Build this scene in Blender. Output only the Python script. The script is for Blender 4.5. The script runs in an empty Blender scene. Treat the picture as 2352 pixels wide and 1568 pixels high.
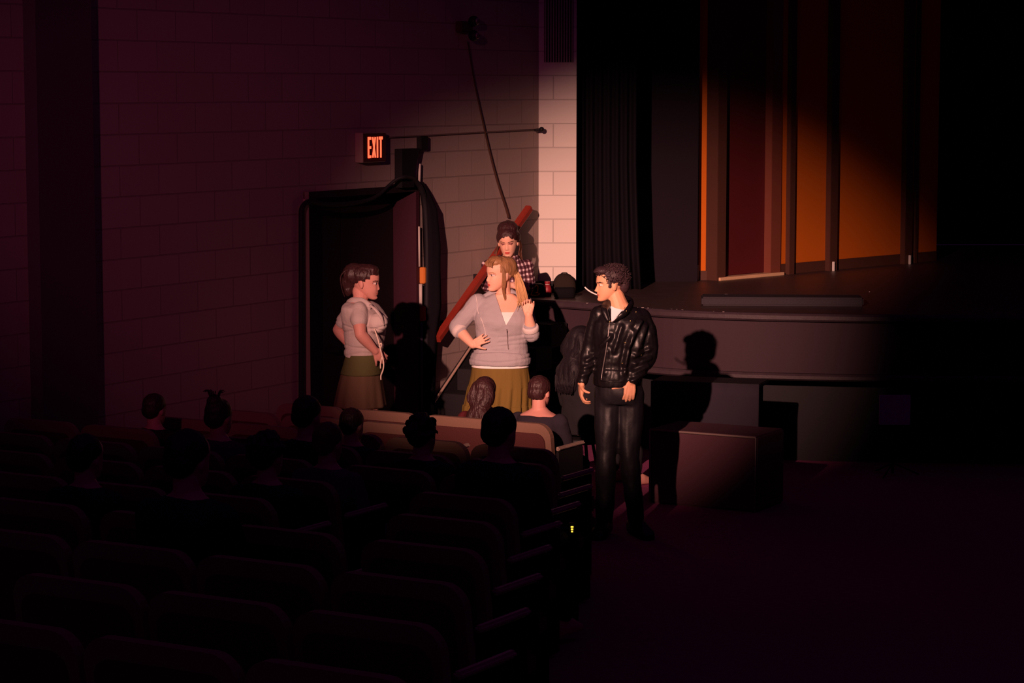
import bpy, bmesh, math, random
from mathutils import Vector, Matrix, noise
random.seed(7)
V = Vector
R = math.radians
D = bpy.data
COL = bpy.context.scene.collection
PI = math.pi

# ------------------------------------------------------------------ camera, world, lights, exposure
FPX = 5553.0
HOR = 584.0                                    # the horizon lies this far above the frame's centre
PIT = math.atan(HOR / FPX)
CAMZ = 2.95
cam_d = D.cameras.new('camera'); cam = D.objects.new('camera', cam_d); COL.objects.link(cam)
cam_d.sensor_width = 36.0
cam_d.lens = FPX / 2352.0 * 36.0
cam_d.clip_end = 200
cam.location = (0, 0, CAMZ)
cam.rotation_euler = (PI / 2 - PIT, 0, 0)
bpy.context.scene.camera = cam

w = D.worlds.new('world'); bpy.context.scene.world = w
w.use_nodes = True
w.node_tree.nodes['Background'].inputs[0].default_value = (0.55, 0.06, 0.72, 1)
w.node_tree.nodes['Background'].inputs[1].default_value = 0.023

vs = bpy.context.scene.view_settings
vs.view_transform = 'Standard'; vs.look = 'None'; vs.gamma = 1; vs.use_curve_mapping = False
vs.exposure = 0.0

LPOS = V((-3.2, 1.0, 5.4))
def spot(name, loc, aim, power, size, blend, color, radius):
    l = D.lights.new(name, 'SPOT'); o = D.objects.new(name, l); COL.objects.link(o)
    l.energy = power; l.spot_size = R(size); l.spot_blend = blend; l.color = color; l.shadow_soft_size = radius
    o.location = loc
    o.rotation_euler = (V(aim) - V(loc)).to_track_quat('-Z', 'Y').to_euler()
    return o
spot('follow_spot', LPOS, (0.80, 19.0, 1.27), 19500, 13.3, 0.97, (1.0, 0.48, 0.37), 0.07)
spot('spill_light', LPOS, (-1.5, 18.0, 1.9), 950, 17.5, 1.0, (1.0, 0.16, 0.32), 0.15)  # extra spot added to lift the dim side wall outside the beam

# ------------------------------------------------------------------ coordinates
CP, SP = math.cos(PIT), math.sin(PIT)
def ray(px, py):
    a = (px - 1176) / FPX; b = -(py - 784) / FPX
    return V((a, CP + b * SP, -SP + b * CP))
def P(px, py, Y):                              # the point seen at (px, py) at distance Y
    r = ray(px, py); k = Y / r.y
    return V((r.x * k, Y, CAMZ + r.z * k))
def G(px, py, z):                              # the point seen at (px, py) at height z
    r = ray(px, py); k = (z - CAMZ) / r.z
    return V((r.x * k, r.y * k, z))
C0 = V((0.227, 20.64, 0))                      # the corner where the side wall meets the proscenium
TD = V((-0.5, -0.866, 0)); ND = V((0.866, -0.5, 0))
def TW(t, w_, z=0): return C0 + TD * t + ND * w_ + V((0, 0, z))
def W(px, py, off=0.0):                        # the point seen at (px, py) on the side wall
    r = ray(px, py); c = V((0, 0, CAMZ)); p0 = C0 + ND * off
    k = (p0 - c).dot(ND) / r.dot(ND)
    return c + r * k
def wt(p):                                     # wall coordinate t of a point
    return (p - C0).dot(TD)

# ------------------------------------------------------------------ materials
def mat(name, col, rough=0.8, metal=0.0, bump=0.0, bscale=60.0, var=0.0, vscale=3.0, emit=None, estr=0.0,
        spec=0.3, coat=0.0, sheen=0.0, stretch=(1, 1, 1), bdist=0.01):
    m = D.materials.new(name); m.use_nodes = True
    nt = m.node_tree; b = nt.nodes['Principled BSDF']
    b.inputs['Base Color'].default_value = (*col, 1)
    b.inputs['Roughness'].default_value = rough
    b.inputs['Metallic'].default_value = metal
    b.inputs['Specular IOR Level'].default_value = spec
    b.inputs['Coat Weight'].default_value = coat
    if emit:
        b.inputs['Emission Color'].default_value = (*emit, 1); b.inputs['Emission Strength'].default_value = estr
    tc = nt.nodes.new('ShaderNodeTexCoord'); mp = nt.nodes.new('ShaderNodeMapping')
    nt.links.new(tc.outputs['Object'], mp.inputs['Vector']); mp.inputs['Scale'].default_value = stretch
    if var > 0:
        n = nt.nodes.new('ShaderNodeTexNoise'); n.inputs['Scale'].default_value = vscale; n.inputs['Detail'].default_value = 5
        nt.links.new(mp.outputs[0], n.inputs['Vector'])
        mx = nt.nodes.new('ShaderNodeMix'); mx.data_type = 'RGBA'
        mx.inputs['A'].default_value = (*[c * (1 - var) for c in col], 1)
        mx.inputs['B'].default_value = (*[min(1, c * (1 + var)) for c in col], 1)
        nt.links.new(n.outputs['Fac'], mx.inputs['Factor']); nt.links.new(mx.outputs['Result'], b.inputs['Base Color'])
    if bump > 0:
        n2 = nt.nodes.new('ShaderNodeTexNoise'); n2.inputs['Scale'].default_value = bscale; n2.inputs['Detail'].default_value = 4
        nt.links.new(mp.outputs[0], n2.inputs['Vector'])
        bp = nt.nodes.new('ShaderNodeBump'); bp.inputs['Strength'].default_value = bump; bp.inputs['Distance'].default_value = bdist
        nt.links.new(n2.outputs['Fac'], bp.inputs['Height']); nt.links.new(bp.outputs[0], b.inputs['Normal'])
    return m

def block_mat(name, col, shift):
    m = mat(name, col, 0.85)
    nt = m.node_tree; b = nt.nodes['Principled BSDF']
    tc = nt.nodes.new('ShaderNodeTexCoord')
    sx = nt.nodes.new('ShaderNodeSeparateXYZ'); nt.links.new(tc.outputs['Object'], sx.inputs[0])
    ad = nt.nodes.new('ShaderNodeMath'); ad.operation = 'ADD'; ad.inputs[1].default_value = shift
    nt.links.new(sx.outputs['X'], ad.inputs[0])
    cb = nt.nodes.new('ShaderNodeCombineXYZ')
    nt.links.new(ad.outputs[0], cb.inputs['X']); nt.links.new(sx.outputs['Z'], cb.inputs['Y'])
    br = nt.nodes.new('ShaderNodeTexBrick'); nt.links.new(cb.outputs[0], br.inputs['Vector'])
    br.inputs['Scale'].default_value = 1; br.inputs['Brick Width'].default_value = 0.4064
    br.inputs['Row Height'].default_value = 0.2032; br.inputs['Mortar Size'].default_value = 0.005
    br.inputs['Mortar Smooth'].default_value = 0.35
    br.offset = 0.5; br.offset_frequency = 2
    br.inputs['Color1'].default_value = (*[c * 0.95 for c in col], 1)
    br.inputs['Color2'].default_value = (*[c * 1.03 for c in col], 1)
    br.inputs['Mortar'].default_value = (*[c * 0.72 for c in col], 1)
    nt.links.new(br.outputs['Color'], b.inputs['Base Color'])
    inv = nt.nodes.new('ShaderNodeMath'); inv.operation = 'SUBTRACT'; inv.inputs[0].default_value = 1
    nt.links.new(br.outputs['Fac'], inv.inputs[1])
    n = nt.nodes.new('ShaderNodeTexNoise'); n.inputs['Scale'].default_value = 55; n.inputs['Detail'].default_value = 5
    nt.links.new(tc.outputs['Object'], n.inputs['Vector'])
    mm = nt.nodes.new('ShaderNodeMath'); mm.operation = 'MULTIPLY_ADD'; mm.inputs[1].default_value = 0.22
    nt.links.new(n.outputs['Fac'], mm.inputs[0]); nt.links.new(inv.outputs[0], mm.inputs[2])
    bp = nt.nodes.new('ShaderNodeBump'); bp.inputs['Strength'].default_value = 0.7; bp.inputs['Distance'].default_value = 0.006
    nt.links.new(mm.outputs[0], bp.inputs['Height']); nt.links.new(bp.outputs[0], b.inputs['Normal'])
    return m

def plaid_mat():
    m = mat('plaid_cotton', (0.1, 0.03, 0.03), 0.85)
    nt = m.node_tree; b = nt.nodes['Principled BSDF']
    tc = nt.nodes.new('ShaderNodeTexCoord')
    def band(axis, scale, thr):
        sx = nt.nodes.new('ShaderNodeSeparateXYZ'); nt.links.new(tc.outputs['Object'], sx.inputs[0])
        add = nt.nodes.new('ShaderNodeMath'); add.operation = 'MULTIPLY_ADD'
        add.inputs[1].default_value = 0.5 if axis == 'X' else -0.25
        nt.links.new(sx.outputs['Y'], add.inputs[0]); nt.links.new(sx.outputs[axis], add.inputs[2])
        fr = nt.nodes.new('ShaderNodeMath'); fr.operation = 'MULTIPLY'; fr.inputs[1].default_value = scale
        nt.links.new(add.outputs[0], fr.inputs[0])
        f2 = nt.nodes.new('ShaderNodeMath'); f2.operation = 'FRACT'; nt.links.new(fr.outputs[0], f2.inputs[0])
        g = nt.nodes.new('ShaderNodeMath'); g.operation = 'LESS_THAN'; g.inputs[1].default_value = thr
        nt.links.new(f2.outputs[0], g.inputs[0])
        return g
    a = band('X', 27, 0.42); c = band('Z', 27, 0.42)
    s = nt.nodes.new('ShaderNodeMath'); s.operation = 'ADD'
    nt.links.new(a.outputs[0], s.inputs[0]); nt.links.new(c.outputs[0], s.inputs[1])
    dv = nt.nodes.new('ShaderNodeMath'); dv.operation = 'MULTIPLY'; dv.inputs[1].default_value = 0.5
    nt.links.new(s.outputs[0], dv.inputs[0])
    cr = nt.nodes.new('ShaderNodeValToRGB'); cr.color_ramp.interpolation = 'CONSTANT'
    e = cr.color_ramp.elements; e[0].position = 0; e[0].color = (0.055, 0.012, 0.02, 1)
    e[1].position = 0.25; e[1].color = (0.16, 0.075, 0.10, 1)
    e2 = e.new(0.75); e2.color = (0.85, 0.70, 0.72, 1)
    nt.links.new(dv.outputs[0], cr.inputs[0]); nt.links.new(cr.outputs[0], b.inputs['Base Color'])
    return m

M = dict(
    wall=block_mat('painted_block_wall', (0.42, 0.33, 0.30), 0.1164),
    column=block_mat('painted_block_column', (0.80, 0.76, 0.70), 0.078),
    wallblack=mat('black_wall_paint', (0.018, 0.016, 0.02), 0.8, bump=0.2),
    floor=mat('red_carpet', (0.32, 0.055, 0.17), 0.95, bump=0.5, bscale=140, var=0.3, vscale=25),
    stagefloor=mat('black_stage_boards', (0.060, 0.036, 0.036), 0.45, bump=0.15, bscale=30, var=0.35, vscale=6, spec=0.5),
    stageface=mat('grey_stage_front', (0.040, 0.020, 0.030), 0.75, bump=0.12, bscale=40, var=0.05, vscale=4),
    nosing=mat('black_stage_edge', (0.05, 0.032, 0.042), 0.5, bump=0.1, var=0.3, vscale=14),
    velvet=mat('black_velvet', (0.010, 0.008, 0.012), 0.95, bump=0.3, bscale=12, spec=0.05),
    flatgrey=mat('charcoal_flat_paint', (0.009, 0.004, 0.010), 0.9, bump=0.1, var=0.15),
    orange=mat('orange_set_paint', (0.66, 0.15, 0.006), 0.85, var=0.06, vscale=2),
    setred=mat('dark_red_door_paint', (0.10, 0.010, 0.014), 0.7, var=0.1),
    setbrown=mat('brown_set_trim', (0.085, 0.032, 0.022), 0.7, var=0.15),
    lightwood=mat('pale_bare_timber', (0.75, 0.50, 0.30), 0.7, var=0.15),
    purple=mat('plum_door_paint', (0.055, 0.012, 0.026), 0.7, bump=0.1),
    doordark=mat('dark_door_paint', (0.018, 0.008, 0.014), 0.8, var=0.3),
    paleframe=mat('pale_frame_paint', (0.50, 0.36, 0.28), 0.6),
    rail=mat('red_brown_rail_varnish', (0.30, 0.032, 0.018), 0.5, var=0.15, vscale=18, stretch=(1, 1, 1), spec=0.5),
    conduit=mat('painted_conduit', (0.72, 0.66, 0.60), 0.5),
    signcase=mat('pale_sign_case', (0.42, 0.30, 0.25), 0.6),
    signface=mat('dark_sign_face', (0.085, 0.02, 0.025), 0.5),
    exit=mat('lit_red_letters', (0.9, 0.1, 0.05), 0.5, emit=(1.0, 0.085, 0.035), estr=2.5),
    amber=mat('amber_lamp', (0.9, 0.6, 0.1), 0.5, emit=(1.0, 0.62, 0.06), estr=1.6),
    black=mat('black_plastic', (0.012, 0.010, 0.013), 0.55),
    blackrubber=mat('black_rubber', (0.015, 0.012, 0.018), 0.7),
    greymetal=mat('grey_metal', (0.30, 0.26, 0.26), 0.35, metal=0.6),
    yellow=mat('yellow_print', (0.95, 0.50, 0.02), 0.6),
    alarm=mat('red_alarm_plastic', (0.75, 0.012, 0.03), 0.4),
    orangebox=mat('orange_tan_box', (0.80, 0.28, 0.06), 0.6),
    maroon=mat('maroon_plastic', (0.26, 0.02, 0.03), 0.4),
    white=mat('white_plastic', (0.8, 0.78, 0.75), 0.5),
    drywhite=mat('white_scuff', (0.75, 0.65, 0.6), 0.9),
    # people
    skin=mat('warm_skin', (0.86, 0.50, 0.36), 0.55, bump=0.05, bscale=200, spec=0.35, var=0.05, vscale=14),
    skintan=mat('tanned_skin', (0.78, 0.40, 0.24), 0.5, spec=0.35, var=0.05, vscale=14),
    skinrose=mat('rosy_skin', (0.72, 0.34, 0.28), 0.55, spec=0.35, var=0.05, vscale=14),
    lips=mat('red_lipstick', (0.66, 0.10, 0.085), 0.4),
    lipnat=mat('natural_lips', (0.55, 0.17, 0.12), 0.5),
    eyew=mat('eye_white', (0.7, 0.62, 0.58), 0.3), iris=mat('dark_iris', (0.03, 0.02, 0.02), 0.2),
    lid=mat('eye_shadow', (0.30, 0.11, 0.11), 0.6),
    browdark=mat('dark_brow', (0.05, 0.02, 0.015), 0.8), browfair=mat('fair_brow', (0.42, 0.20, 0.10), 0.8),
    blonde=mat('blonde_hair', (0.33, 0.17, 0.075), 0.5, bump=0.6, bscale=60, var=0.45, vscale=40, spec=0.5, stretch=(1, 1, 0.22)),
    blondelight=mat('light_blonde_hair', (0.66, 0.40, 0.19), 0.4, var=0.3, vscale=30, spec=0.5, stretch=(1, 1, 0.1)),
    brunette=mat('dark_brown_hair', (0.045, 0.016, 0.018), 0.42, bump=0.8, bscale=70, var=0.5, vscale=40, spec=0.4, stretch=(1, 1, 0.25)),
    brown=mat('brown_hair', (0.16, 0.065, 0.04), 0.45, bump=0.7, bscale=70, var=0.4, vscale=40, spec=0.4, stretch=(1, 1, 0.25)),
    blackhair=mat('black_hair', (0.040, 0.020, 0.026), 0.5, bump=0.5, bscale=90, var=0.4, vscale=50, spec=0.35),
    hoodie=mat('grey_jersey', (0.42, 0.40, 0.43), 0.9, bump=0.25, bscale=120, var=0.04, spec=0.1),
    cuff=mat('pale_jersey_lining', (0.72, 0.66, 0.64), 0.9, bump=0.2, bscale=120),
    seam=mat('pale_seam', (0.78, 0.72, 0.70), 0.9),
    tank=mat('white_cotton', (0.92, 0.90, 0.88), 0.85),
    tee=mat('white_tee_cotton', (0.80, 0.78, 0.84), 0.85, bump=0.1),
    olive=mat('olive_corduroy', (0.205, 0.135, 0.035), 0.9, bump=0.25, bscale=60, var=0.12, vscale=8, stretch=(4, 4, 0.5), spec=0.1),
    olivegreen=mat('green_yoke_cotton', (0.13, 0.125, 0.05), 0.9, bump=0.15, spec=0.1),
    brownskirt=mat('brown_skirt_cotton', (0.17, 0.105, 0.065), 0.9, bump=0.15, spec=0.1),
    cardigan=mat('pale_knit', (0.60, 0.52, 0.50), 0.9, bump=0.25, bscale=110, spec=0.1),
    leather=mat('black_leather', (0.008, 0.006, 0.008), 0.38, bump=0.30, bscale=34, spec=0.38, coat=0.0, bdist=0.006),
    jeans=mat('black_trousers', (0.012, 0.010, 0.015), 0.5, bump=0.3, bscale=16, spec=0.5),
    brass=mat('brass_stud', (0.8, 0.6, 0.25), 0.3, metal=1.0),
    darkcloth=mat('dark_cloth', (0.035, 0.028, 0.040), 0.9, bump=0.2, spec=0.1),
    redcloth=mat('dark_red_cloth', (0.12, 0.02, 0.025), 0.9, bump=0.2, spec=0.1),
    greycloth=mat('grey_cloth', (0.13, 0.11, 0.13), 0.9, bump=0.2, spec=0.1),
    plumcloth=mat('plum_cloth', (0.10, 0.035, 0.09), 0.9, bump=0.2, spec=0.1),
    plaid=plaid_mat(),
    seatshell=mat('tan_seat_shell', (0.29, 0.165, 0.12), 0.7, bump=0.1),
    seatpanel=mat('maroon_seat_fabric', (0.11, 0.032, 0.032), 0.9, bump=0.4, bscale=120),
    arm=mat('worn_pale_armrest', (0.55, 0.40, 0.33), 0.5, var=0.3, vscale=20),
    iron=mat('black_cast_iron', (0.03, 0.025, 0.03), 0.5, metal=0.2),
    speakercloth=mat('grey_brown_grille_cloth', (0.11, 0.042, 0.06), 0.9, bump=0.5, bscale=220),
    speakertrim=mat('worn_box_trim', (0.28, 0.20, 0.18), 0.6),
)

# ------------------------------------------------------------------ mesh helpers
def tag(o, label, cat, group=None):
    o['label'] = label; o['category'] = cat
    if group: o['group'] = group
    return o
def empty(name, loc, label, cat, group=None, rz=0.0):
    o = D.objects.new(name, None); COL.objects.link(o); o.location = loc; o.rotation_euler = (0, 0, rz)
    o.empty_display_size = 0.1
    return tag(o, label, cat, group)
def link(name, me, mats, parent=None, smooth=True):
    if not isinstance(mats, (list, tuple)): mats = [mats]
    if len(me.materials) == 0:
        for m in mats: me.materials.append(m)
    if smooth:
        for p in me.polygons: p.use_smooth = True
    me.name = name
    o = D.objects.new(name, me); COL.objects.link(o)
    if parent: o.parent = parent
    return o
def obj(name, bm, mats, parent=None, smooth=False, bevel=0.0):
    if bevel > 0:
        bmesh.ops.bevel(bm, geom=[e for e in bm.edges if len(e.link_faces) == 2 and e.calc_face_angle(0) > 0.6], offset=bevel, segments=2, affect='EDGES', clamp_overlap=True)
    bmesh.ops.recalc_face_normals(bm, faces=bm.faces)
    me = D.meshes.new(name); bm.to_mesh(me); bm.free()
    return link(name, me, mats, parent, smooth)
def struct(o):
    o['kind'] = 'structure'; return o
def B(): return bmesh.new()
def box(bm, c, s, rot=None):
    m = Matrix.Translation(c)
    if rot is not None: m = m @ (rot if isinstance(rot, Matrix) else Matrix.Rotation(rot, 4, 'Z'))
    r = bmesh.ops.create_cube(bm, size=1, matrix=m @ Matrix.Diagonal((*s, 1)))
    return r['verts']
def frame(dirv, up=V((0, 0, 1))):
    d = V(dirv).normalized()
    if abs(d.dot(up)) > 0.98: up = V((0, 1, 0))
    x = up.cross(d).normalized(); y = d.cross(x)
    return x, y, d
def ringpts(c, x, y, rx, ry, n, pw=2.0):
    out = []
    for i in range(n):
        a = 2 * PI * i / n; ca, sa = math.cos(a), math.sin(a)
        e = 2.0 / pw
        out.append(c + x * rx * math.copysign(abs(ca) ** e, ca) + y * ry * math.copysign(abs(sa) ** e, sa))
    return out
def loft(bm, rings, cap=True, closed=True):
    vr = [[bm.verts.new(p) for p in r] for r in rings]
    n = len(rings[0])
    for a, b in zip(vr[:-1], vr[1:]):
        for i in range(n if closed else n - 1):
            j = (i + 1) % n
            bm.faces.new((a[i], a[j], b[j], b[i]))
    if cap:
        bm.faces.new(vr[0][::-1]); bm.faces.new(vr[-1])
    return vr
def cat_rom(pts, sub):
    """smooth a list of tuples"""
    out = []; n = len(pts)
    for i in range(n - 1):
        p0 = pts[max(0, i - 1)]; p1 = pts[i]; p2 = pts[i + 1]; p3 = pts[min(n - 1, i + 2)]
        for s in range(sub):
            u = s / sub
            out.append(tuple(0.5 * ((2 * b) + (-a + c) * u + (2 * a - 5 * b + 4 * c - d) * u * u + (-a + 3 * b - 3 * c + d) * u ** 3)
                             for a, b, c, d in zip(p0, p1, p2, p3)))
    out.append(tuple(pts[-1])); return out
def tube(bm, pts, rad, n=8, sub=1, flat=1.0, cap=True):
    """swept tube; rad = number or list"""
    if not isinstance(rad, (list, tuple)): rad = [rad] * len(pts)
    q = [(*p, r) for p, r in zip(pts, rad)]
    if sub > 1: q = cat_rom(q, sub)
    pp = [V(a[:3]) for a in q]; rr = [a[3] for a in q]
    rings = []; up = None
    for i, p in enumerate(pp):
        d = (pp[min(i + 1, len(pp) - 1)] - pp[max(i - 1, 0)])
        if d.length < 1e-7: d = V((0, 0, 1))
        d.normalize()
        if up is None: x, y, _ = frame(d)
        else:
            x = (up - d * up.dot(d))
            x = x.normalized() if x.length > 1e-5 else frame(d)[0]
            y = d.cross(x)
        up = x
        rings.append(ringpts(p, x, y, rr[i], rr[i] * flat, n))
    loft(bm, rings, cap)
def ball(bm, c, r, rot=None, seg=16):
    if not isinstance(r, (list, tuple)): r = (r, r, r)
    m = Matrix.Translation(c)
    if rot is not None: m = m @ rot.to_4x4()
    bmesh.ops.create_uvsphere(bm, u_segments=seg, v_segments=max(6, seg // 2), radius=1, matrix=m @ Matrix.Diagonal((*r, 1)))
def limb(bm, pts, radii, n=14, sub=5):
    tube(bm, pts, radii, n, sub)
    ball(bm, pts[0], radii[0] * 0.98); ball(bm, pts[-1], radii[-1] * 0.98)
def torso(bm, rows, yaw=0.0, n=28, sub=4, pw=2.3):
    """rows: x, y, z, rx, ry"""
    rows = cat_rom(rows, sub); x = V((math.cos(yaw), math.sin(yaw), 0)); y = V((-math.sin(yaw), math.cos(yaw), 0))
    loft(bm, [ringpts(V(r[:3]), x, y, max(r[3], .002), max(r[4], .002), n, pw) for r in rows])
def remesh(bm, voxel, smooth=4, fac=0.5):
    bmesh.ops.recalc_face_normals(bm, faces=bm.faces)
    me = D.meshes.new('tmp'); bm.to_mesh(me); bm.free()
    o = D.objects.new('tmp', me); COL.objects.link(o)
    md = o.modifiers.new('r', 'REMESH'); md.mode = 'VOXEL'; md.voxel_size = voxel; md.use_smooth_shade = True
    if smooth:
        sm = o.modifiers.new('s', 'SMOOTH'); sm.iterations = smooth; sm.factor = fac
    dg = bpy.context.evaluated_depsgraph_get(); dg.update()
    out = D.meshes.new_from_object(o.evaluated_get(dg))
    D.objects.remove(o); D.meshes.remove(me)
    return out
def edit(me, fn):
    bm = bmesh.new(); bm.from_mesh(me); fn(bm); bm.to_mesh(me); bm.free(); return me
def cut(pred):
    def f(bm):
        bmesh.ops.delete(bm, geom=[v for v in bm.verts if pred(v.co)], context='VERTS')
    return f
def bisect(bm, co, no, clear_outer=False, clear_inner=False):
    bmesh.ops.bisect_plane(bm, geom=bm.verts[:] + bm.edges[:] + bm.faces[:], plane_co=co, plane_no=no, clear_outer=clear_outer, clear_inner=clear_inner)
def vcut(A, Lp, Rp, ymax, grow=1.0):
    def f(b):
        lines = ((Lp, 1), (Rp, -1))
        for Q, sg in lines:
            bisect(b, A, V(((Q - A).z, 0, -(Q - A).x)))
        bisect(b, V((0, 0, A.z)), V((0, 0, 1)))
        dead = []
        for fc in b.faces:
            c = fc.calc_center_median()
            if c.y > ymax or c.z < A.z: continue
            u = c.z - A.z
            if A.x + u * (Lp.x - A.x) / (Lp.z - A.z) < c.x < A.x + u * (Rp.x - A.x) / (Rp.z - A.z): dead.append(fc)
        bmesh.ops.delete(b, geom=dead, context='FACES')
    return f
def wrinkle(amp, freq, stretch=(1, 1, 1), pred=None, ridge=False):
    def f(bm):
        bm.normal_update()
        mv = []
        for v in bm.verts:
            if pred and not pred(v.co): continue
            q = V((v.co.x * stretch[0], v.co.y * stretch[1], v.co.z * stretch[2])) * freq
            k = noise.noise(q) + 0.5 * noise.noise(q * 2.1)
            if ridge: k = 0.5 - abs(k) * 1.8
            mv.append((v, v.normal * amp * k))
        for v, d in mv: v.co += d
    return f

# ------------------------------------------------------------------ people kit
HEADROWS = [  # z, half width, front y, back y
    (0.000, .010, -.076, -.058), (0.006, .024, -.086, -.034), (0.020, .037, -.089, .000), (0.040, .050, -.089, .030),
    (0.060, .058, -.091, .055), (0.085, .064, -.090, .074), (0.110, .068, -.088, .088), (0.130, .070, -.093, .095),
    (0.155, .072, -.093, .098), (0.180, .067, -.083, .092), (0.202, .053, -.060, .073), (0.217, .033, -.034, .047), (0.225, .006, -.004, .010)]
def gs(v, c, s): return math.exp(-((v - c) / s) ** 2)
def head(bm, mtx, ears=True, fem=True):
    rows = cat_rom(HEADROWS, 5); rings = []
    N = 64
    for z, wx, yf, yb in rows:
        cy = (yf + yb) / 2; d = (yb - yf) / 2; ring = []
        for i in range(N):
            a = 2 * PI * i / N; x = wx * math.sin(a); y = cy - d * math.cos(a)
            fr = max(0.0, math.cos(a)); ax = abs(x)
            dy = 0
            if z < .125:
                NA = .0165 if fem else .023
                if z > .074: A = .002 + (NA - .002) * ((.125 - z) / .051) ** 1.25
                else: A = NA * max(0, (z - .062) / .012)
                dy -= A * gs(x, 0, .0075 + .006 * max(0, (.118 - z) / .05))
            dy += .010 * gs(ax, .031, .015) * gs(z, .113, .010)
            dy -= (.002 if fem else .005) * gs(z, .131, .008) * gs(ax, .022, .026)
            if fem: dy -= .004 * gs(ax, .036, .020) * gs(z, .066, .022)
            dy -= .004 * gs(ax, .040, .018) * gs(z, .085, .016)
            dy -= (.0085 if fem else .006) * gs(x, 0, .017) * gs(z, .052, .0055)
            dy -= (.009 if fem else .006) * gs(x, 0, .015) * gs(z, .040, .0058)
            dy += .003 * gs(x, 0, .016) * gs(z, .046, .003)
            dy += .004 * gs(x, 0, .02) * gs(z, .029, .006)
            dy -= .007 * gs(x, 0, .016) * gs(z, .016, .011)
            ring.append(mtx @ V((x, y + dy * fr ** 1.5, z)))
        rings.append(ring)
    loft(bm, rings)
    for s in (-1, 1):
        ball(bm, mtx @ V((s * .031, -.0745, .113)), .0115)
        if ears:
            ball(bm, mtx @ V((s * .072, .012, .098)), (.007, .017, .029), (mtx.to_3x3() @ Matrix.Rotation(R(-12), 3, 'X') @ Matrix.Rotation(s * R(18), 3, 'Z')))
        ball(bm, mtx @ V((s * .008, -.101 if not fem else -.097, .072)), .0062 if not fem else .005)
def headmat(c, yaw, pitch=0.0, roll=0.0, s=1.0):
    """c: where the middle of the head sits; yaw 0 looks at -Y, 90 looks at +X"""
    return Matrix.Translation(c) @ Matrix.Rotation(R(yaw), 4, 'Z') @ Matrix.Rotation(R(roll), 4, 'Y') @ Matrix.Rotation(R(pitch), 4, 'X') @ Matrix.Scale(s, 4) @ Matrix.Translation((0, 0, -.1125))
def paint_head(me, mtx, closed=False, makeup=True):
    """slots: 0 skin 1 lips 2 eye white 3 iris 4 lid 5 brow"""
    inv = mtx.inverted()
    for p in me.polygons:
        q = inv @ p.center
        if q.z < 0 or q.z > .16 or q.y > -.055: continue
        ax = abs(q.x)
        if ((q.x) / .0195) ** 2 + ((q.z - .046) / .0095) ** 2 < 1 and q.y < -.080: p.material_index = 1
        e = ((ax - .031) / .0145) ** 2 + ((q.z - .1125) / .0062) ** 2
        if e < 1:
            if closed: p.material_index = 4 if q.z > .1085 else 3
            else:
                p.material_index = 2
                if (ax - .031) ** 2 + (q.z - .1125) ** 2 < .0056 ** 2: p.material_index = 3
        elif e < 2.0 and q.z > .113 and makeup: p.material_index = 4
        br = .1275 + .003 * gs(ax, .036, .012)
        if .012 < ax < .052 and abs(q.z - br) < (.0026 if makeup else .0034): p.material_index = 5
def hand(bm, wrist, d, n, thumb, curl=(30, 30, 25), scale=1.0, tcurl=20, tang=40, fan=5, fcurl=None):
    """d: to the fingers, n: out of the palm's back, thumb: +1/-1 side"""
    d = V(d).normalized(); n = V(n); n = (n - d * n.dot(d)).normalized(); s = d.cross(n) * thumb     # s points to the thumb's side
    k = scale
    pl = .088 * k
    rot = Matrix((s, d, n)).transposed()
    for q in (-.028, -.010, .010, .028):
        tube(bm, [wrist + s * q * .6 * k, wrist + d * .045 * k + s * q * .95 * k, wrist + d * pl * (1 - .10 * abs(q - .01) / .03) + s * q * k],
             [.017 * k, .0155 * k, .0105 * k], 10, 3)
    ball(bm, wrist + d * .045 * k, (.038 * k, .044 * k, .0155 * k), rot)
    ball(bm, wrist + d * .035 * k + s * .022 * k - n * .006 * k, (.018 * k, .03 * k, .015 * k), rot)
    L = (.078, .086, .080, .062); off = (.029, .010, -.010, -.029)
    for i in range(4):
        cu = fcurl[i] if fcurl else curl
        ang = R(-(i - 1.5) * fan)
        dd = (d * math.cos(ang) - s * math.sin(ang) * -1).normalized() if ang else d
        dd = (d * math.cos(ang) + s * math.sin(-ang) * -1).normalized()
        p = wrist + d * pl * (1 - .10 * abs(off[i] - .01) / .03) + s * off[i] * k
        pts = [p - dd * .01 * k, p]; rad = [.0095 * k, .0096 * k]
        c = 0; nn = n
        for j, fr in enumerate((.46, .31, .23)):
            c += R(cu[j]); v = dd * math.cos(c) - nn * math.sin(c)
            p = p + v * L[i] * fr * k; pts.append(p); rad.append((.0088, .0080, .0066)[j] * k)
        tube(bm, pts, rad, 10, 2); ball(bm, pts[-1], rad[-1], seg=10)
    p = wrist + d * .022 * k + s * .026 * k
    a = R(tang); v = (d * math.cos(a) + s * math.sin(a)); pts = [p]; rad = [.014 * k]; c = 0
    for fr, rr in ((.040, .0115), (.030, .0098), (.025, .0078)):
        vv = v * math.cos(c) - n * math.sin(c); p = p + vv * fr * k; pts.append(p); rad.append(rr * k); c += R(tcurl)
    tube(bm, pts, rad, 10, 2); ball(bm, pts[-1], rad[-1], seg=10)
def foot(bm, ankle, yaw, k=1.0):
    f = V((math.sin(R(yaw)), -math.cos(R(yaw)), 0)); s = V((f.y, -f.x, 0))
    z0 = ankle.z
    a = V((ankle.x, ankle.y, 0))
    loft(bm, [ringpts(a + f * x + V((0, 0, h)), s, V((0, 0, 1)), wd, h, 14, 2.6) for x, h, wd in ((-.06, .03, .02), (-.05, .045, .033), (0, .052, .036), (.07, .045, .043), (.14, .028, .046), (.185, .018, .035), (.20, .010, .015))])
    limb(bm, [ankle, a + V((0, 0, .04))], [.038, .036], 12, 3)

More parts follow.
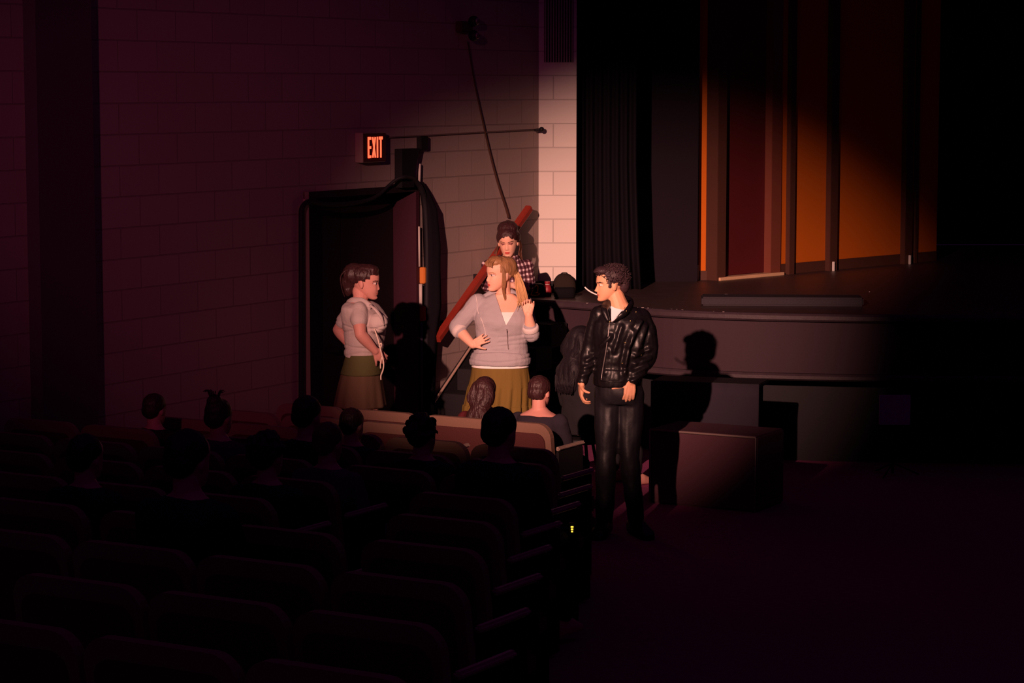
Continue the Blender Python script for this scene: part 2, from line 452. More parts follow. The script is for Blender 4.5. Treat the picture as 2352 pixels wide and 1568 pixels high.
class Figure:
    def __init__(self, px, Y, z, label, name='person'):
        p = P(px, 700, Y)
        self.o = V((p.x, Y, z)); self.Y = Y
        self.root = empty(name, self.o, label, 'person')
    def j(self, px, py, dy=0.0): return P(px, py, self.Y + dy) - self.o
    def r(self, n): return n / (FPX / self.Y)          # pixels to metres at the figure's distance
    def row(self, px, py, w_, dep, dy=0.0):
        p = self.j(px, py, dy); return (p.x, p.y, p.z, w_ * self.Y / FPX / 2, dep)

# ------------------------------------------------------------------ the setting
WROT = math.atan2(TD.y, TD.x)                  # object X runs along the side wall away from the corner
def wallobj(name, bm, m, z0=0):
    o = obj(name, bm, m); o.location = C0; o.rotation_euler = (0, 0, WROT); return o
# in wall-local space: x = t, y: towards -ND is ... (local y = rotate X by +90)
YL = V((-math.sin(WROT), math.cos(WROT), 0)); SGN = 1 if YL.dot(ND) > 0 else -1
def wl(t, off, z): return V((t, off * SGN, z))
ST = 1.2                                       # stage height
T0, T1 = wt(W(961, 600)), wt(W(698, 600)); ZD = 2.19
bm = B()
def wbox(bm, t0, t1, o0, o1, z0, z1):
    box(bm, wl((t0 + t1) / 2, (o0 + o1) / 2, (z0 + z1) / 2), (abs(t1 - t0), abs(o1 - o0), abs(z1 - z0)))
wbox(bm, 0, T0, -.25, 0, -.1, 6.5); wbox(bm, T1, 21, -.25, 0, -.1, 6.5); wbox(bm, T0, T1, -.25, 0, ZD, 6.5)
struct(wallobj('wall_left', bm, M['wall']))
# doorway: plum reveals and a dark double door set back
bm = B()
wbox(bm, T0 - .0, T0 + .05, -.24, .012, 0, ZD)
fr = struct(wallobj('door_1', bm, M['purple']))
bm = B(); wbox(bm, T0 + .0, T1, -.24, .013, ZD - .05, ZD); obj('header', bm, M['doordark'], fr)
bm = B(); wbox(bm, T1 - .05, T1 + .0, -.24, .014, 0, ZD)
o = obj('door_frame', bm, M['paleframe'], fr); o['label'] = 'pale left door frame post'
bm = B()
TM = (T0 + T1) / 2
wbox(bm, T0 + .05, TM - .004, -.245, -.20, .01, ZD - .05)
dr = obj('door_leaf', bm, M['doordark'], fr, bevel=.004)
bm = B(); wbox(bm, TM - .20, TM - .14, -.20, -.13, .95, .99); obj('push_bar', bm, M['black'], dr, bevel=.003)
bm = B()
wbox(bm, TM + .004, T1 - .05, -.245, -.20, .01, ZD - .05)
dr = obj('door_leaf', bm, M['doordark'], fr, bevel=.004)
bm = B(); wbox(bm, TM + .14, TM + .20, -.20, -.13, .95, .99); obj('push_bar', bm, M['black'], dr, bevel=.003)

# projecting strip of the side wall, darker than the blocks, far left
bm = B(); a, b = wt(W(190, 500)), wt(W(62, 500)); wbox(bm, a, b, 0, .10, 0, 6.5)
struct(wallobj('trim_1', bm, mat('dark_wall_strip', (0.10, 0.07, 0.10), 0.9)))

# proscenium wall (the pale lit column)
CX0, CX1, ST0 = C0.x, .548, ST
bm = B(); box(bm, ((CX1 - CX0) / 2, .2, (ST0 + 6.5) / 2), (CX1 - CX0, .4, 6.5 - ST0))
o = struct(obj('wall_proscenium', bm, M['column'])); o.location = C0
bm = B(); box(bm, ((CX1 - CX0) / 2 - .0, -.006, ST + .05), (CX1 - CX0 + .004, .012, .10)); 
o = struct(obj('baseboard_proscenium', bm, M['wallblack'])); o.location = C0
bm = B(); wbox(bm, 0, .5, 0, .012, ST, ST + .10)
struct(wallobj('baseboard_left', bm, M['wallblack']))

# floor: level at the stage, rising towards the back rows
def floorz(t): return max(0.0, (t - 4.3) * .055 / .8)
bm = B()
pts = [(-4, 0), (4.3, 0), (22, floorz(22))]
top = [[bm.verts.new(TW(t, w_, z)) for w_ in (-.2, 30)] for t, z in pts]
bot = [[bm.verts.new(TW(t, w_, -.3)) for w_ in (-.2, 30)] for t, z in pts]
for i in range(2):
    bm.faces.new((top[i][0], top[i][1], top[i + 1][1], top[i + 1][0]))
    bm.faces.new((bot[i][0], bot[i + 1][0], bot[i + 1][1], bot[i][1]))
for i in range(2):
    bm.faces.new((top[i][0], top[i + 1][0], bot[i + 1][0], bot[i][0])); bm.faces.new((top[i][1], bot[i][1], bot[i + 1][1], top[i + 1][1]))
bm.faces.new((top[0][0], bot[0][0], bot[0][1], top[0][1])); bm.faces.new((top[2][0], top[2][1], bot[2][1], bot[2][0]))
struct(obj('floor', bm, M['floor']))

CX0, CX1 = C0.x, .548
# stage
epx = [(1217, 686), (1330, 692.5), (1420, 700), (1500, 708), (1600, 713.5), (1750, 718), (1950, 721.5), (2150, 723.5), (2400, 725.5), (2800, 727)]
edge = [TW(.62, 0.0, ST)] + [G(px, py, ST) for px, py in epx]
edge = [V(q) for q in cat_rom([tuple(e) for e in edge], 4)]
outer = edge + [V((8.4, 26.95, ST)), V((C0.x + .02, 26.95, ST)), V((C0.x + .02, C0.y + .02, ST))]
bm = B()
tv = [bm.verts.new(p) for p in outer]; f = bm.faces.new(tv)
r = bmesh.ops.extrude_face_region(bm, geom=[f]); bmesh.ops.translate(bm, verts=[v for v in r['geom'] if isinstance(v, bmesh.types.BMVert)], vec=(0, 0, -.06))
stage = obj('stage', bm, M['stagefloor']); tag(stage, 'black raised stage floor with curved front edge to the right of the pale column', 'stage')
def off(i, d):
    a = edge[max(0, i - 1)]; b = edge[min(len(edge) - 1, i + 1)]; t = (b - a).normalized(); n = V((t.y, -t.x, 0)); return edge[i] + n * d
def sweep(name, prof, m, parent):
    bm = B(); rings = []
    for i in range(len(edge)):
        rings.append([off(i, d) + V((0, 0, z - ST)) for d, z in prof])
    loft(bm, rings); return obj(name, bm, m, parent, smooth=False)
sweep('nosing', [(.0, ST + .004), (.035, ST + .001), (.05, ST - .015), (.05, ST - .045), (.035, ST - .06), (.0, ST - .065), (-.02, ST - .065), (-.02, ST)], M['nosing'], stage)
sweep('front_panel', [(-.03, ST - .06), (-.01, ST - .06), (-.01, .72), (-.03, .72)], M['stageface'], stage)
sweep('lower_moulding', [(-.03, .735), (.02, .73), (.035, .715), (.035, .69), (.01, .675), (-.03, .675)], M['nosing'], stage)
sweep('base_wall', [(-.32, .72), (-.30, .72), (-.30, 0), (-.32, 0)], M['wallblack'], stage)
# worn white marks along the edge
bm = B()
def on_edge(px):
    best = min(range(len(edge) - 1), key=lambda i: abs(1176 + FPX * edge[i].x / (edge[i].y) - px))
    return best
for px in list(range(1450, 1580, 13)) + [1640, 1662]:
    bm = B(); p = G(px, 706 + (px - 1450) * .05, ST); box(bm, p + V((0, .01, .0015)), (random.uniform(.012, .03), .006, .003), R(-8)); obj('paint_chip', bm, M['drywhite'], stage)
bm = B(); p = G(1349, 697, ST); box(bm, p + V((0, .03, .001)), (.016, .01, .002)); obj('paint_chip', bm, M['drywhite'], stage)
for px, py, sx_ in ((1573, 645, .03), (1583, 646, .02), (1592, 645, .05), (1600, 641, .03), (1545, 645, .04), (1520, 644, .03), (1668, 676, .05), (1680, 677, .04), (1997, 670, .012)):
    bm = B(); p = G(px, py, ST + .001); ball(bm, p, (sx_ / 2, .012, .004), seg=8); obj('scuff_mark', bm, M['drywhite'], stage)

# stage walls, far and black
bm = B(); box(bm, (4.5, 27.1, 3.9), (10, .2, 5.4)); struct(obj('wall_back', bm, M['wallblack']))
bm = B(); box(bm, (8.6, 22.5, 3.9), (.2, 9.2, 5.4)); struct(obj('wall_stage_right', bm, M['wallblack']))
# far right end wall of the hall
bm = B(); box(bm, (8.9, 9.0, 3.0), (.2, 18, 6.6)); struct(obj('wall_right', bm, M['wallblack']))

# ------------------------------------------------------------------ curtains and the painted set
def drape(name, x0, x1, Y, z0, z1, folds, amp, m, label, right=None, parent=None, yaw=0):
    bm = B(); N = folds * 8; H = 14; fr = []; bk = []
    for h in range(H + 1):
        z = z0 + (z1 - z0) * h / H; rf = []; rb = []
        xr = x1 if right is None else right(z)
        for i in range(N + 1):
            u = i / N; x = x0 + (xr - x0) * u; y = Y + amp * math.sin(u * folds * 2 * PI) + amp * .3 * math.sin(u * folds * 5.3 + h * .12)
            rf.append(V((x, y, z))); rb.append(V((x, y + .012, z)))
        fr.append(rf + rb[::-1])
    loft(bm, fr)
    o = obj(name, bm, m, smooth=True); tag(o, label, 'curtain'); return o
def rightcurve(z):
    # the edge gathers: seen at px 1462 high up and 1475 at the foot
    u = max(0, min(1, (z - ST) / 1.1)); return (1176 - 1176 + ((1476 - 14 * u ** .6) - 1176) / FPX * 21.0)
drape('stage_curtain', .552, 1.1, 21.0, ST + .002, 6.3, 7, .035, M['velvet'], 'black velvet stage curtain hanging beside the pale block column', right=rightcurve)
# charcoal leg panel
bm = B(); a = P(1474, 643, 21.8); b = P(1602, 645, 21.8); 
box(bm, ((a.x - .35 + b.x) / 2, 21.83, (ST + 6.2) / 2), (b.x - a.x + .35, .05, 6.2 - ST))
o = obj('charcoal_flat', bm, M['flatgrey'], bevel=.004); tag(o, 'tall charcoal scenery flat standing left of the narrow orange strip', 'scenery flat')
# narrow orange return flat
bm = B(); a = P(1604, 648, 22.0); b = P(1640, 648, 22.0); zb = ST + .085
box(bm, ((a.x + b.x) / 2, 22.02, (zb + 6.2) / 2), (b.x - a.x, .04, 6.2 - zb))
sf = empty('narrow_orange_flat', ((a.x + b.x) / 2, 22.02, ST), 'narrow tall orange scenery strip with a dark base, beside the charcoal flat', 'scenery flat')
def rel(o, root):
    o.parent = root; o.matrix_parent_inverse = Matrix.Identity(4)
    me = o.data; me.transform(Matrix.Translation(root.location).inverted() if root.rotation_euler.z == 0 else (Matrix.Translation(root.location) @ Matrix.Rotation(root.rotation_euler.z, 4, 'Z')).inverted()); return o
rel(obj('painted_panel', bm, M['orange']), sf)
bm = B(); box(bm, ((a.x + b.x) / 2, 22.015, ST + .0425), (b.x - a.x + .002, .05, .085)); rel(obj('base', bm, M['setbrown']), sf)
bm = B(); box(bm, (a.x - .005, 21.985, ST + .07), (.018, .02, .14)); rel(obj('timber_edge', bm, M['lightwood']), sf)
# oblique orange wall with a dark red door
A0 = G(1645, 644, ST); A1 = G(2150, 599, ST)
sd = (A1 - A0).normalized(); sn = V((sd.y, -sd.x, 0)); srot = math.atan2(sd.y, sd.x)
sw = empty('orange_set_wall', A0, 'long orange painted set wall with brown posts and a dark red door at its near end, on the stage', 'set wall', rz=srot)
def sx(px, o_=0.0):                         # distance along the set wall seen at column px
    r = ray(px, 640); c = V((0, 0, CAMZ)); k = (A0 + sn * o_ - c).dot(sn) / r.dot(sn); return ((c + r * k) - A0).dot(sd)
def sbox(name, x0, x1, z0, z1, m, y0=0, y1=.04, parent=None, bevel=0.003):
    bm = B(); box(bm, ((x0 + x1) / 2, (y0 + y1) / 2, (z0 + z1) / 2), (x1 - x0, y1 - y0, z1 - z0)); return obj(name, bm, m, parent or sw, bevel=bevel)
sbox('painted_panel', sx(1787), sx(2150), .10, 5, M['orange'])
sbox('base', sx(1787), sx(2150), 0, .10, M['setbrown'], -.004, .045)
dd = sbox('door', sx(1660), sx(1768), .03, 5, M['setred'], .06, .10)
sbox('door_post', sx(1641), sx(1661), 0, 5, M['setbrown'], -.03, .12)
sbox('door_post', sx(1766), sx(1789), 0, 5, mat('mid_brown_trim', (0.20, 0.055, 0.035), .7), -.02, .12)
sbox('threshold', sx(1645), sx(1792), 0, .028, M['lightwood'], -.05, .06)
sbox('post', sx(1803), sx(1815), 0, 5, M['setbrown'], -.05, .0)
sbox('post', sx(1894), sx(1911), 0, 5, M['setbrown'], -.06, .0)
sbox('post', sx(2066), sx(2082), 0, 5, M['setbrown'], -.06, .0)
sbox('post', sx(2095), sx(2101), 0, 5, M['setbrown'], -.03, .0)
for px in (1899, 2074):
    x = sx(px); sbox('floor_tape', x - .008, x + .008, 0, .09, M['white'], -.09, -.065)

# low long box at the stage's front edge
bm = B(); a = G(1612, 703, ST); b = G(1985, 705, ST); c = G(1612, 680, ST + .05)
L_ = (b - a).length; rot = math.atan2(b.y - a.y, b.x - a.x)
box(bm, (L_ / 2, .17, .035), (L_, .30, .07)); o = obj('floor_trough', bm, mat('black_trough_paint', (0.028, 0.022, 0.032), .7, bump=.2), bevel=.012)
o.location = a + V((0, .02, .0005)); o.rotation_euler = (0, 0, rot); tag(o, 'long low black box lying on the stage floor along its front edge', 'floor trough')

# slotted grille high on the pale column
a = P(1250, 143, C0.y); b = P(1317, 143, C0.y)
g = empty('wall_grille', V((a.x, C0.y, a.z)), 'tall slotted air grille high on the pale block column', 'grille')
bm = B(); box(bm, ((b.x - a.x) / 2, -.002, .9), (b.x - a.x, .004, 1.8)); obj('backing', bm, M['wallblack'], g)
n = 11
for i in range(n):
    bm = B(); x = (i + .5) * (b.x - a.x) / n; box(bm, (x, -.008, .9), ((b.x - a.x) / n * .45, .012, 1.8)); obj('slat', bm, mat('grille_slat', (0.45, 0.38, 0.36), .6) if i == 0 else D.materials['grille_slat'], g)

# ------------------------------------------------------------------ wall fittings
def wroot(name, px, py, label, cat):
    p = W(px, py); r = empty(name, p, label, cat, rz=WROT); return r, p
# exit sign
r_, p0 = wroot('exit_sign', 842, 338, 'lit red EXIT sign on the dark side wall above the doorway', 'exit sign')
tL, tR = wt(W(813, 338)), wt(W(866, 338)); wS = tL - tR; hS = (W(840, 303) - W(840, 371)).z
bm = B(); box(bm, wl(0, .035, 0), (wS, .07, hS)); case = obj('case', bm, M['signcase'], r_, bevel=.004)
bm = B(); box(bm, wl(0, .072, 0), (wS - .012, .006, hS - .012)); obj('face', bm, M['signface'], r_)
Hh = .158; Wl = .048; x0 = -.113
def lett(ch, x):                       # x runs left to right as read; local x = t runs right to left
    bm = B(); s = .017
    def bb(cx, cz, sx_, sz, rot=0):
        m = Matrix.Translation(wl(-(cx + x), .0765, cz)) @ Matrix.Rotation(rot, 4, 'Y')
        bmesh.ops.create_cube(bm, size=1, matrix=m @ Matrix.Diagonal((sx_, .003, sz, 1)))
    if ch == 'E':
        bb(s / 2, 0, s, Hh)
        for z in (Hh / 2 - .010, 0, -Hh / 2 + .010): bb(.024, z, .040, .020)
    if ch == 'X':
        an = math.atan2(.037, Hh)
        bb(.026, 0, s, Hh * 1.0, an); bb(.026, 0, s, Hh * 1.0, -an)
    if ch == 'I': bb(s / 2, 0, s, Hh)
    if ch == 'T': bb(.024, 0, s, Hh); bb(.024, Hh / 2 - .010, .050, .022)
    o = obj('letter_' + ch.lower(), bm, M['exit'], r_)
for ch, x in (('E', -.098), ('X', -.040), ('I', .025), ('T', .056)): lett(ch, x)
# twin lamp
r_, p0 = wroot('twin_emergency_lamp', 1066, 62, 'dim emergency lamp with two small heads near the top of the side wall', 'lamp')
bm = B(); box(bm, wl(.05, .03, .0), (.18, .06, .09)); obj('case', bm, M['signface'], r_, bevel=.008)
for dz in (.045, -.07):
    bm = B(); ball(bm, wl(0, .09, dz), (.045, .045, .045)); h = obj('lamp_head', bm, M['black'], r_, smooth=True)
    bm = B(); ball(bm, wl(0, .125, dz), (.028, .014, .028)); obj('lens', bm, M['greymetal'], h, smooth=True)
# hanging dark cable from the lamp
pts = [W(1074, 95, .02), W(1090, 190, .02), W(1108, 275, .02), W(1125, 350, .02), W(1142, 415, .02), W(1163, 480, .02), W(1168, 500, .02)]
bm = B(); tube(bm, pts, [.005, .006, .007, .008, .009, .010, .010], 8, 3); o = obj('hanging_cable', bm, mat('brown_cable', (.07, .03, .02), .8), smooth=True)
tag(o, 'thin dark cable hanging slantwise down the side wall from the twin lamp to the handrail', 'cable')
# horizontal pipe with a knob
bm = B(); tube(bm, [W(872, 316, .015), W(960, 312, .015), W(1100, 304, .015), W(1236, 297, .02)], .006, 8, 2)
pr = empty('wall_pipe', W(960, 312, .015), 'thin horizontal pipe with a dark knob running along the side wall to the column', 'pipe')
rel(obj('rod', bm, mat('pipe_paint', (.17, .12, .11), .7), smooth=True), pr)
bm = B(); a = W(1228, 299, .03); b = V((P(1244, 297, 20.5).x, 20.5, P(1244, 297, 20.5).z)); tube(bm, [a, (a + b) / 2, b], .012, 8, 2); ball(bm, b, .022); rel(obj('knob', bm, M['black'], smooth=True), pr)
# black box on top of the conduit
def wallbox(name, px0, px1, py0, py1, dep, m, label, cat):
    p = W((px0 + px1) / 2, (py0 + py1) / 2); wd = wt(W(px0, py1)) - wt(W(px1, py1)); h = (W(px0, py0) - W(px0, py1)).z
    bm = B(); box(bm, wl(0, dep / 2, 0), (wd, dep, h)); o = obj(name, bm, m, bevel=.006); o.location = p; o.rotation_euler = (0, 0, WROT); tag(o, label, cat); return o
wallbox('junction_box', 956, 973, 312, 344, .045, M['black'], 'small black box at the top of the conduit right of the exit sign', 'junction box')
# horn-shaped black wall speaker
r_, p0 = wroot('wall_speaker', 925, 385, 'black wedge-shaped wall speaker above the right end of the doorway', 'speaker')
bm = B()
h = .14
vs_ = []
for t, z in ((wt(W(906, 358)) - wt(p0), .148), (wt(W(947, 358)) - wt(p0), .148), (wt(W(936, 395)) - wt(p0), -.03), (wt(W(934, 415)) - wt(p0), -.15), (wt(W(906, 415)) - wt(p0), -.15)):
    vs_.append((t, z))
f1 = [bm.verts.new(wl(t, .002, z)) for t, z in vs_]; f2 = [bm.verts.new(wl(t, .07, z)) for t, z in vs_]
bm.faces.new(f1); bm.faces.new(f2[::-1])
for i in range(5): bm.faces.new((f1[i], f1[(i + 1) % 5], f2[(i + 1) % 5], f2[i]))
obj('cabinet', bm, M['black'], r_, bevel=.004)
# conduit down the wall
cr = empty('wall_conduit', W(965, 940, .03), 'thin pale vertical conduit running down the wall right of the doorway', 'conduit')
bm = B(); tube(bm, [W(962.5, 520, .03), W(963.5, 612, .03)], .008, 8); rel(obj('upper_pipe', bm, M['conduit'], smooth=True), cr)
bm = B(); tube(bm, [W(966, 652, .03), W(966.5, 703, .03)], .014, 8); rel(obj('middle_pipe', bm, M['conduit'], smooth=True), cr)
bm = B(); tube(bm, [W(968, 738, .03), W(968, 1060, .03)], .012, 8); rel(obj('lower_pipe', bm, mat('dark_pipe', (.08, .06, .10), .5), smooth=True), cr)
bm = B(); tube(bm, [W(957.5, 345, .03), W(956, 375, .03), W(953, 412, .03)], .010, 8, 2); rel(obj('offset_pipe', bm, M['conduit'], smooth=True), cr)
bm = B(); tube(bm, [W(964, 376, .03), W(963, 418, .03)], .010, 8); rel(obj('short_pipe', bm, M['conduit'], smooth=True), cr)
wallbox('tan_wall_box', 961, 969, 613, 650, .055, M['orangebox'], 'small orange-tan box on the conduit right of the doorway', 'wall box')
r_ = wallbox('fire_alarm', 961, 973, 702, 736, .055, M['alarm'], 'red fire alarm call point on the wall right of the doorway', 'fire alarm')
bm = B(); box(bm, wl(-.012, .057, -.01), (.028, .006, .045)); o = obj('label_plate', bm, mat('pale_red_plate', (.8, .35, .35), .6), r_)
# black cable around the doorway
bm = B()
pts = [W(692, 925, .03), W(692, 780, .03), W(692, 600, .03), W(692, 500, .03), W(694, 478, .03), W(703, 466, .03), W(718, 463, .03), W(745, 469, .03), W(790, 469, .03), W(840, 461, .03), W(870, 447, .03), W(893, 426, .04), W(912, 411, .09), W(930, 406, .12), W(945, 409, .07), W(958, 420, .06), W(968, 436, .06), W(976, 470, .05), W(981, 560, .05), W(980, 700, .05), W(978, 900, .04)]
tube(bm, pts, [.020] * 7 + [.020, .02, .015, .013, .013, .013, .016, .018, .02, .022, .022, .022, .022, .022], 8, 4)
o = obj('thick_cable', bm, M['blackrubber'], smooth=True); tag(o, 'thick black cable looped around the doorway and over the wall speaker', 'cable')
# bunched black form added for the shadow band right of the doorway
bm = B(); rings = []
for pyy, c_, ww, dp in ((418, 962, 6, .02), (440, 968, 14, .03), (480, 975, 20, .05), (560, 978, 22, .06), (700, 980, 22, .06), (760, 978, 18, .05), (850, 975, 16, .045), (1000, 974, 16, .04)):
    p = W(c_, pyy); wd = ww / FPX * p.y / .5 / 2; ring = []
    for i in range(24):
        a = 2 * PI * i / 24; q = 1 + .12 * math.sin(a * 5 + pyy * .01)
        ring.append(p + TD * wd * math.cos(a) * q + ND * (dp * (1 + math.sin(a) * q)))
    rings.append(ring)
loft(bm, rings); o = obj('shadow_form', bm, M['velvet'], smooth=True); tag(o, 'bunched black form standing in for the shadow on the block wall right of the doorway', 'curtain')

# handrail
hr = empty('handrail', W(1085, 630, .03), 'red-brown wooden handrail slanting up the side wall beside the stairs', 'handrail')
a = W(980, 777, .0); b = W(1192, 478, .0); d = (b - a).normalized(); nn = d.cross(ND).normalized()
bm = B(); h2 = .031
rings = [[c + ND * o_ + nn * q for o_, q in ((.075, -h2), (.118, -h2), (.127, -h2 * .6), (.127, h2 * .6), (.118, h2), (.075, h2))] for c in (a, a + d * .02, b - d * .02, b)]
loft(bm, rings); rel(obj('rail', bm, M['rail']), hr)
for u in (.15, .5, .86):
    c = a.lerp(b, u); bm = B(); box(bm, c + V((0, 0, -.055)) + ND * .045, (.03, .09, .07), WROT); rel(obj('bracket', bm, M['black']), hr)

# stairs along the side wall
tw_ = .62
st = empty('stairs', TW(1.4, .3, 0), 'black wooden stairs with pale stringer edge climbing along the side wall to the stage', 'stairs')
rise = ST / 7; run = .252; tt0 = .62
for k in range(6):
    zt = ST - (k + 1) * rise; t0 = tt0 + k * run; t1 = t0 + run
    bm = B()
    vv = [TW(t, w_, z) for t in (t0, t1 + .02) for w_ in (.03, tw_) for z in (max(0, zt - rise - .02) if k < 5 else 0, zt)]
    vb = [bm.verts.new(q) for q in vv]
    bmesh.ops.convex_hull(bm, input=vb)
    rel(obj('step', bm, M['wallblack'], bevel=.006), st)
def nose(t): return ST - (t - tt0) / run * rise
bm = B()
for w0, w1 in ((.001, .03),):
    prof = [(tt0 - .02, ST + .02), (tt0 + 1.62, nose(tt0 + 1.62) + .03), (tt0 + 1.75, 0), (tt0 + 1.3, 0), (tt0 - .02, nose(tt0 - .02) - .4)]
    A_ = [bm.verts.new(TW(t, w0, max(0, z))) for t, z in prof]; B_ = [bm.verts.new(TW(t, w1, max(0, z))) for t, z in prof]
    bm.faces.new(A_); bm.faces.new(B_[::-1])
    for i in range(5): bm.faces.new((A_[i], A_[(i + 1) % 5], B_[(i + 1) % 5], B_[i]))
rel(obj('wall_stringer', bm, M['wallblack']), st)
bm = B()
tube(bm, [TW(t, .04, nose(t) + .035) for t in (tt0, tt0 + .8, tt0 + 1.62)], .011, 6); rel(obj('stringer_edge', bm, M['paleframe'], smooth=True), st)

# ------------------------------------------------------------------ objects on the stage by the column
p = G(1232, 681, ST)
bg = empty('black_bag', p, 'small black bag with a yellow looped mark standing on the stage at the column foot', 'bag')
bm = B(); loft(bm, [ringpts(V((0, 0, z)), V((1, 0, 0)), V((0, 1, 0)), wx, wy, 20, 3) for z, wx, wy in ((0, .06, .035), (.008, .075, .045), (.06, .078, .047), (.10, .065, .04), (.112, .04, .02))])
obj('body', bm, M['black'], bg, smooth=True)
mk = [(-.042, .018), (-.012, .085), (.008, .100), (.020, .090), (.018, .055), (.016, .036), (.000, .040), (.018, .036), (.034, .030), (.020, .018), (-.010, .014), (-.042, .018)]
bm = B(); tube(bm, [V((x - .006, -.050, z)) for x, z in mk], .0045, 6, 1); obj('yellow_mark', bm, M['yellow'], bg, smooth=True)
p = G(1257, 680, ST)
bt = empty('maroon_bottle', p, 'maroon plastic bottle with a wide cap on the stage in front of the column', 'bottle')
bm = B(); loft(bm, [ringpts(V((0, 0, z)), V((1, 0, 0)), V((0, 1, 0)), r, r, 20) for z, r in ((0, .03), (.006, .036), (.06, .037), (.085, .030), (.098, .022))]); obj('body', bm, M['maroon'], bt, smooth=True)
bm = B(); loft(bm, [ringpts(V((0, 0, z)), V((1, 0, 0)), V((0, 1, 0)), r, r, 20) for z, r in ((.096, .021), (.102, .021))]); obj('neck_ring', bm, M['white'], bt, smooth=True)
bm = B(); loft(bm, [ringpts(V((0, 0, z)), V((1, 0, 0)), V((0, 1, 0)), r, r, 20) for z, r in ((.102, .025), (.106, .027), (.122, .026), (.126, .022))]); obj('cap', bm, M['maroon'], bt, smooth=True)
p = G(1240, 684, ST)
p = G(1297, 684, ST)
bm = B(); loft(bm, [ringpts(V((0, 0, z)), V((1, 0, 0)), V((0, 1, 0)), wx, wy, 24, 4) for z, wx, wy in ((0, .075, .05), (.01, .088, .062), (.075, .088, .062), (.088, .08, .055))])
o = obj('black_case', bm, mat('matt_black_case', (.006, .005, .007), .85, spec=.1), smooth=True); o.location = p; tag(o, 'plain black case on the stage edge right of the maroon bottle', 'case')

p = G(1296, 675, ST)  # dark dome added, shaped to the rounded dark outline against the column
bk = empty('dome', p, 'dark round-topped backpack behind the black case, against the pale column', 'dome')
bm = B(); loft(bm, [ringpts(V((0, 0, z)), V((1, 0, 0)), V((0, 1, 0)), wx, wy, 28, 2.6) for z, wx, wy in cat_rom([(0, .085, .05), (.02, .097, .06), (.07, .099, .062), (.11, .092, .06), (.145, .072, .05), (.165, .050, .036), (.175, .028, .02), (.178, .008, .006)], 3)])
me_ = obj('body', bm, mat('dark_olive_dome', (.030, .022, .018), .95, bump=.3, spec=.05), bk, smooth=True)
bm = B(); tube(bm, [V((-.03, -.03, .165)), V((-.018, -.034, .184)), V((.018, -.034, .184)), V((.03, -.03, .165))], .004, 6, 3); obj('top_loop', bm, M['black'], bk, smooth=True)

# ------------------------------------------------------------------ things in front of the stage
# speaker-like carpeted box
a = G(1490, 1155, 0); b = G(1760, 1180, 0)
fl = a.copy(); fd = (b - a).normalized(); wdt = .83; hgt = .535; rt = math.atan2(fd.y, fd.x)
sb = empty('carpeted_box', a, 'low wide box with grey-brown cloth face, right of the man in leather', 'box', rz=rt)
bm = B(); box(bm, (wdt / 2, .25, hgt / 2), (wdt, .48, hgt)); obj('cabinet', bm, M['speakercloth'], sb, bevel=.012)
bm = B()
tube(bm, [V((.008, 0, hgt - .006)), V((wdt - .008, 0, hgt - .006))], .008, 6); tube(bm, [V((.008, 0, .01)), V((.008, 0, hgt - .006))], .008, 6); tube(bm, [V((wdt - .008, 0, .01)), V((wdt - .008, 0, hgt - .006))], .006, 6)
obj('edge_trim', bm, M['speakertrim'], sb, smooth=True)
# cloth covered table
a = P(1497, 873, 17.75); b = P(1745, 886, 17.5); d = (b - a); d.z = 0; L_ = d.length
tb = empty('draped_table', V((a.x, a.y, 0)), 'table hidden under a black cloth with a slanting crease, below the stage front', 'table', rz=math.atan2(d.y, d.x))
bm = B(); box(bm, (L_ / 2, .16, a.z - .015), (L_, .34, .03)); obj('table_top', bm, M['black'], tb, bevel=.006)
for x in (.05, L_ - .05):
    for y in (.04, .28):
        bm = B(); tube(bm, [V((x, y, 0)), V((x, y, a.z - .03))], .016, 8); obj('leg', bm, M['iron'], tb, smooth=True)
bm = B(); N = 60; r1 = []; 
for h in range(9):
    z = a.z - .001 - (a.z - .02) * h / 8; row = []
    for i in range(N + 1):
        u = i / N; x = u * L_; y = -.025 - .012 * (h / 8) * (1 + math.sin(u * 26)) - .02 * gs(x, .62 - .22 * h / 8 * 1.3, .03)
        row.append(V((x, y, z)))
    r1.append(row + [q + V((0, .006, 0)) for q in row[::-1]])
loft(bm, r1)
o = obj('table_cloth', bm, mat('black_table_cloth', (.03, .022, .036), .9, bump=.2), smooth=True); o.location = tb.location; o.rotation_euler = tb.rotation_euler
tag(o, 'black cloth hanging over the front of the table below the stage', 'table cloth')
# pale square panel on the lower stage wall
a = P(2020, 907, 18.2); b = P(2090, 975, 18.2)
bm = B(); box(bm, ((a.x + b.x) / 2, 18.2, (a.z + b.z) / 2), (b.x - a.x, .03, a.z - b.z))
pn = empty('music_stand', V(((a.x + b.x) / 2, 18.25, 0)), 'dim music stand holding a pale square sheet under the stage front at the right', 'music stand')
rel(obj('sheet_tray', bm, mat('dim_pale_panel', (.45, .30, .50), .8), bevel=.003), pn)
bm = B(); tube(bm, [V((0, 0, .02)), V((0, -.02, b.z + .02))], .010, 8)
for k in range(3): tube(bm, [V((0, 0, .10)), V((.2 * math.cos(k * 2.1), .2 * math.sin(k * 2.1), .012))], .007, 6)
obj('tripod', bm, M['black'], pn, smooth=True)

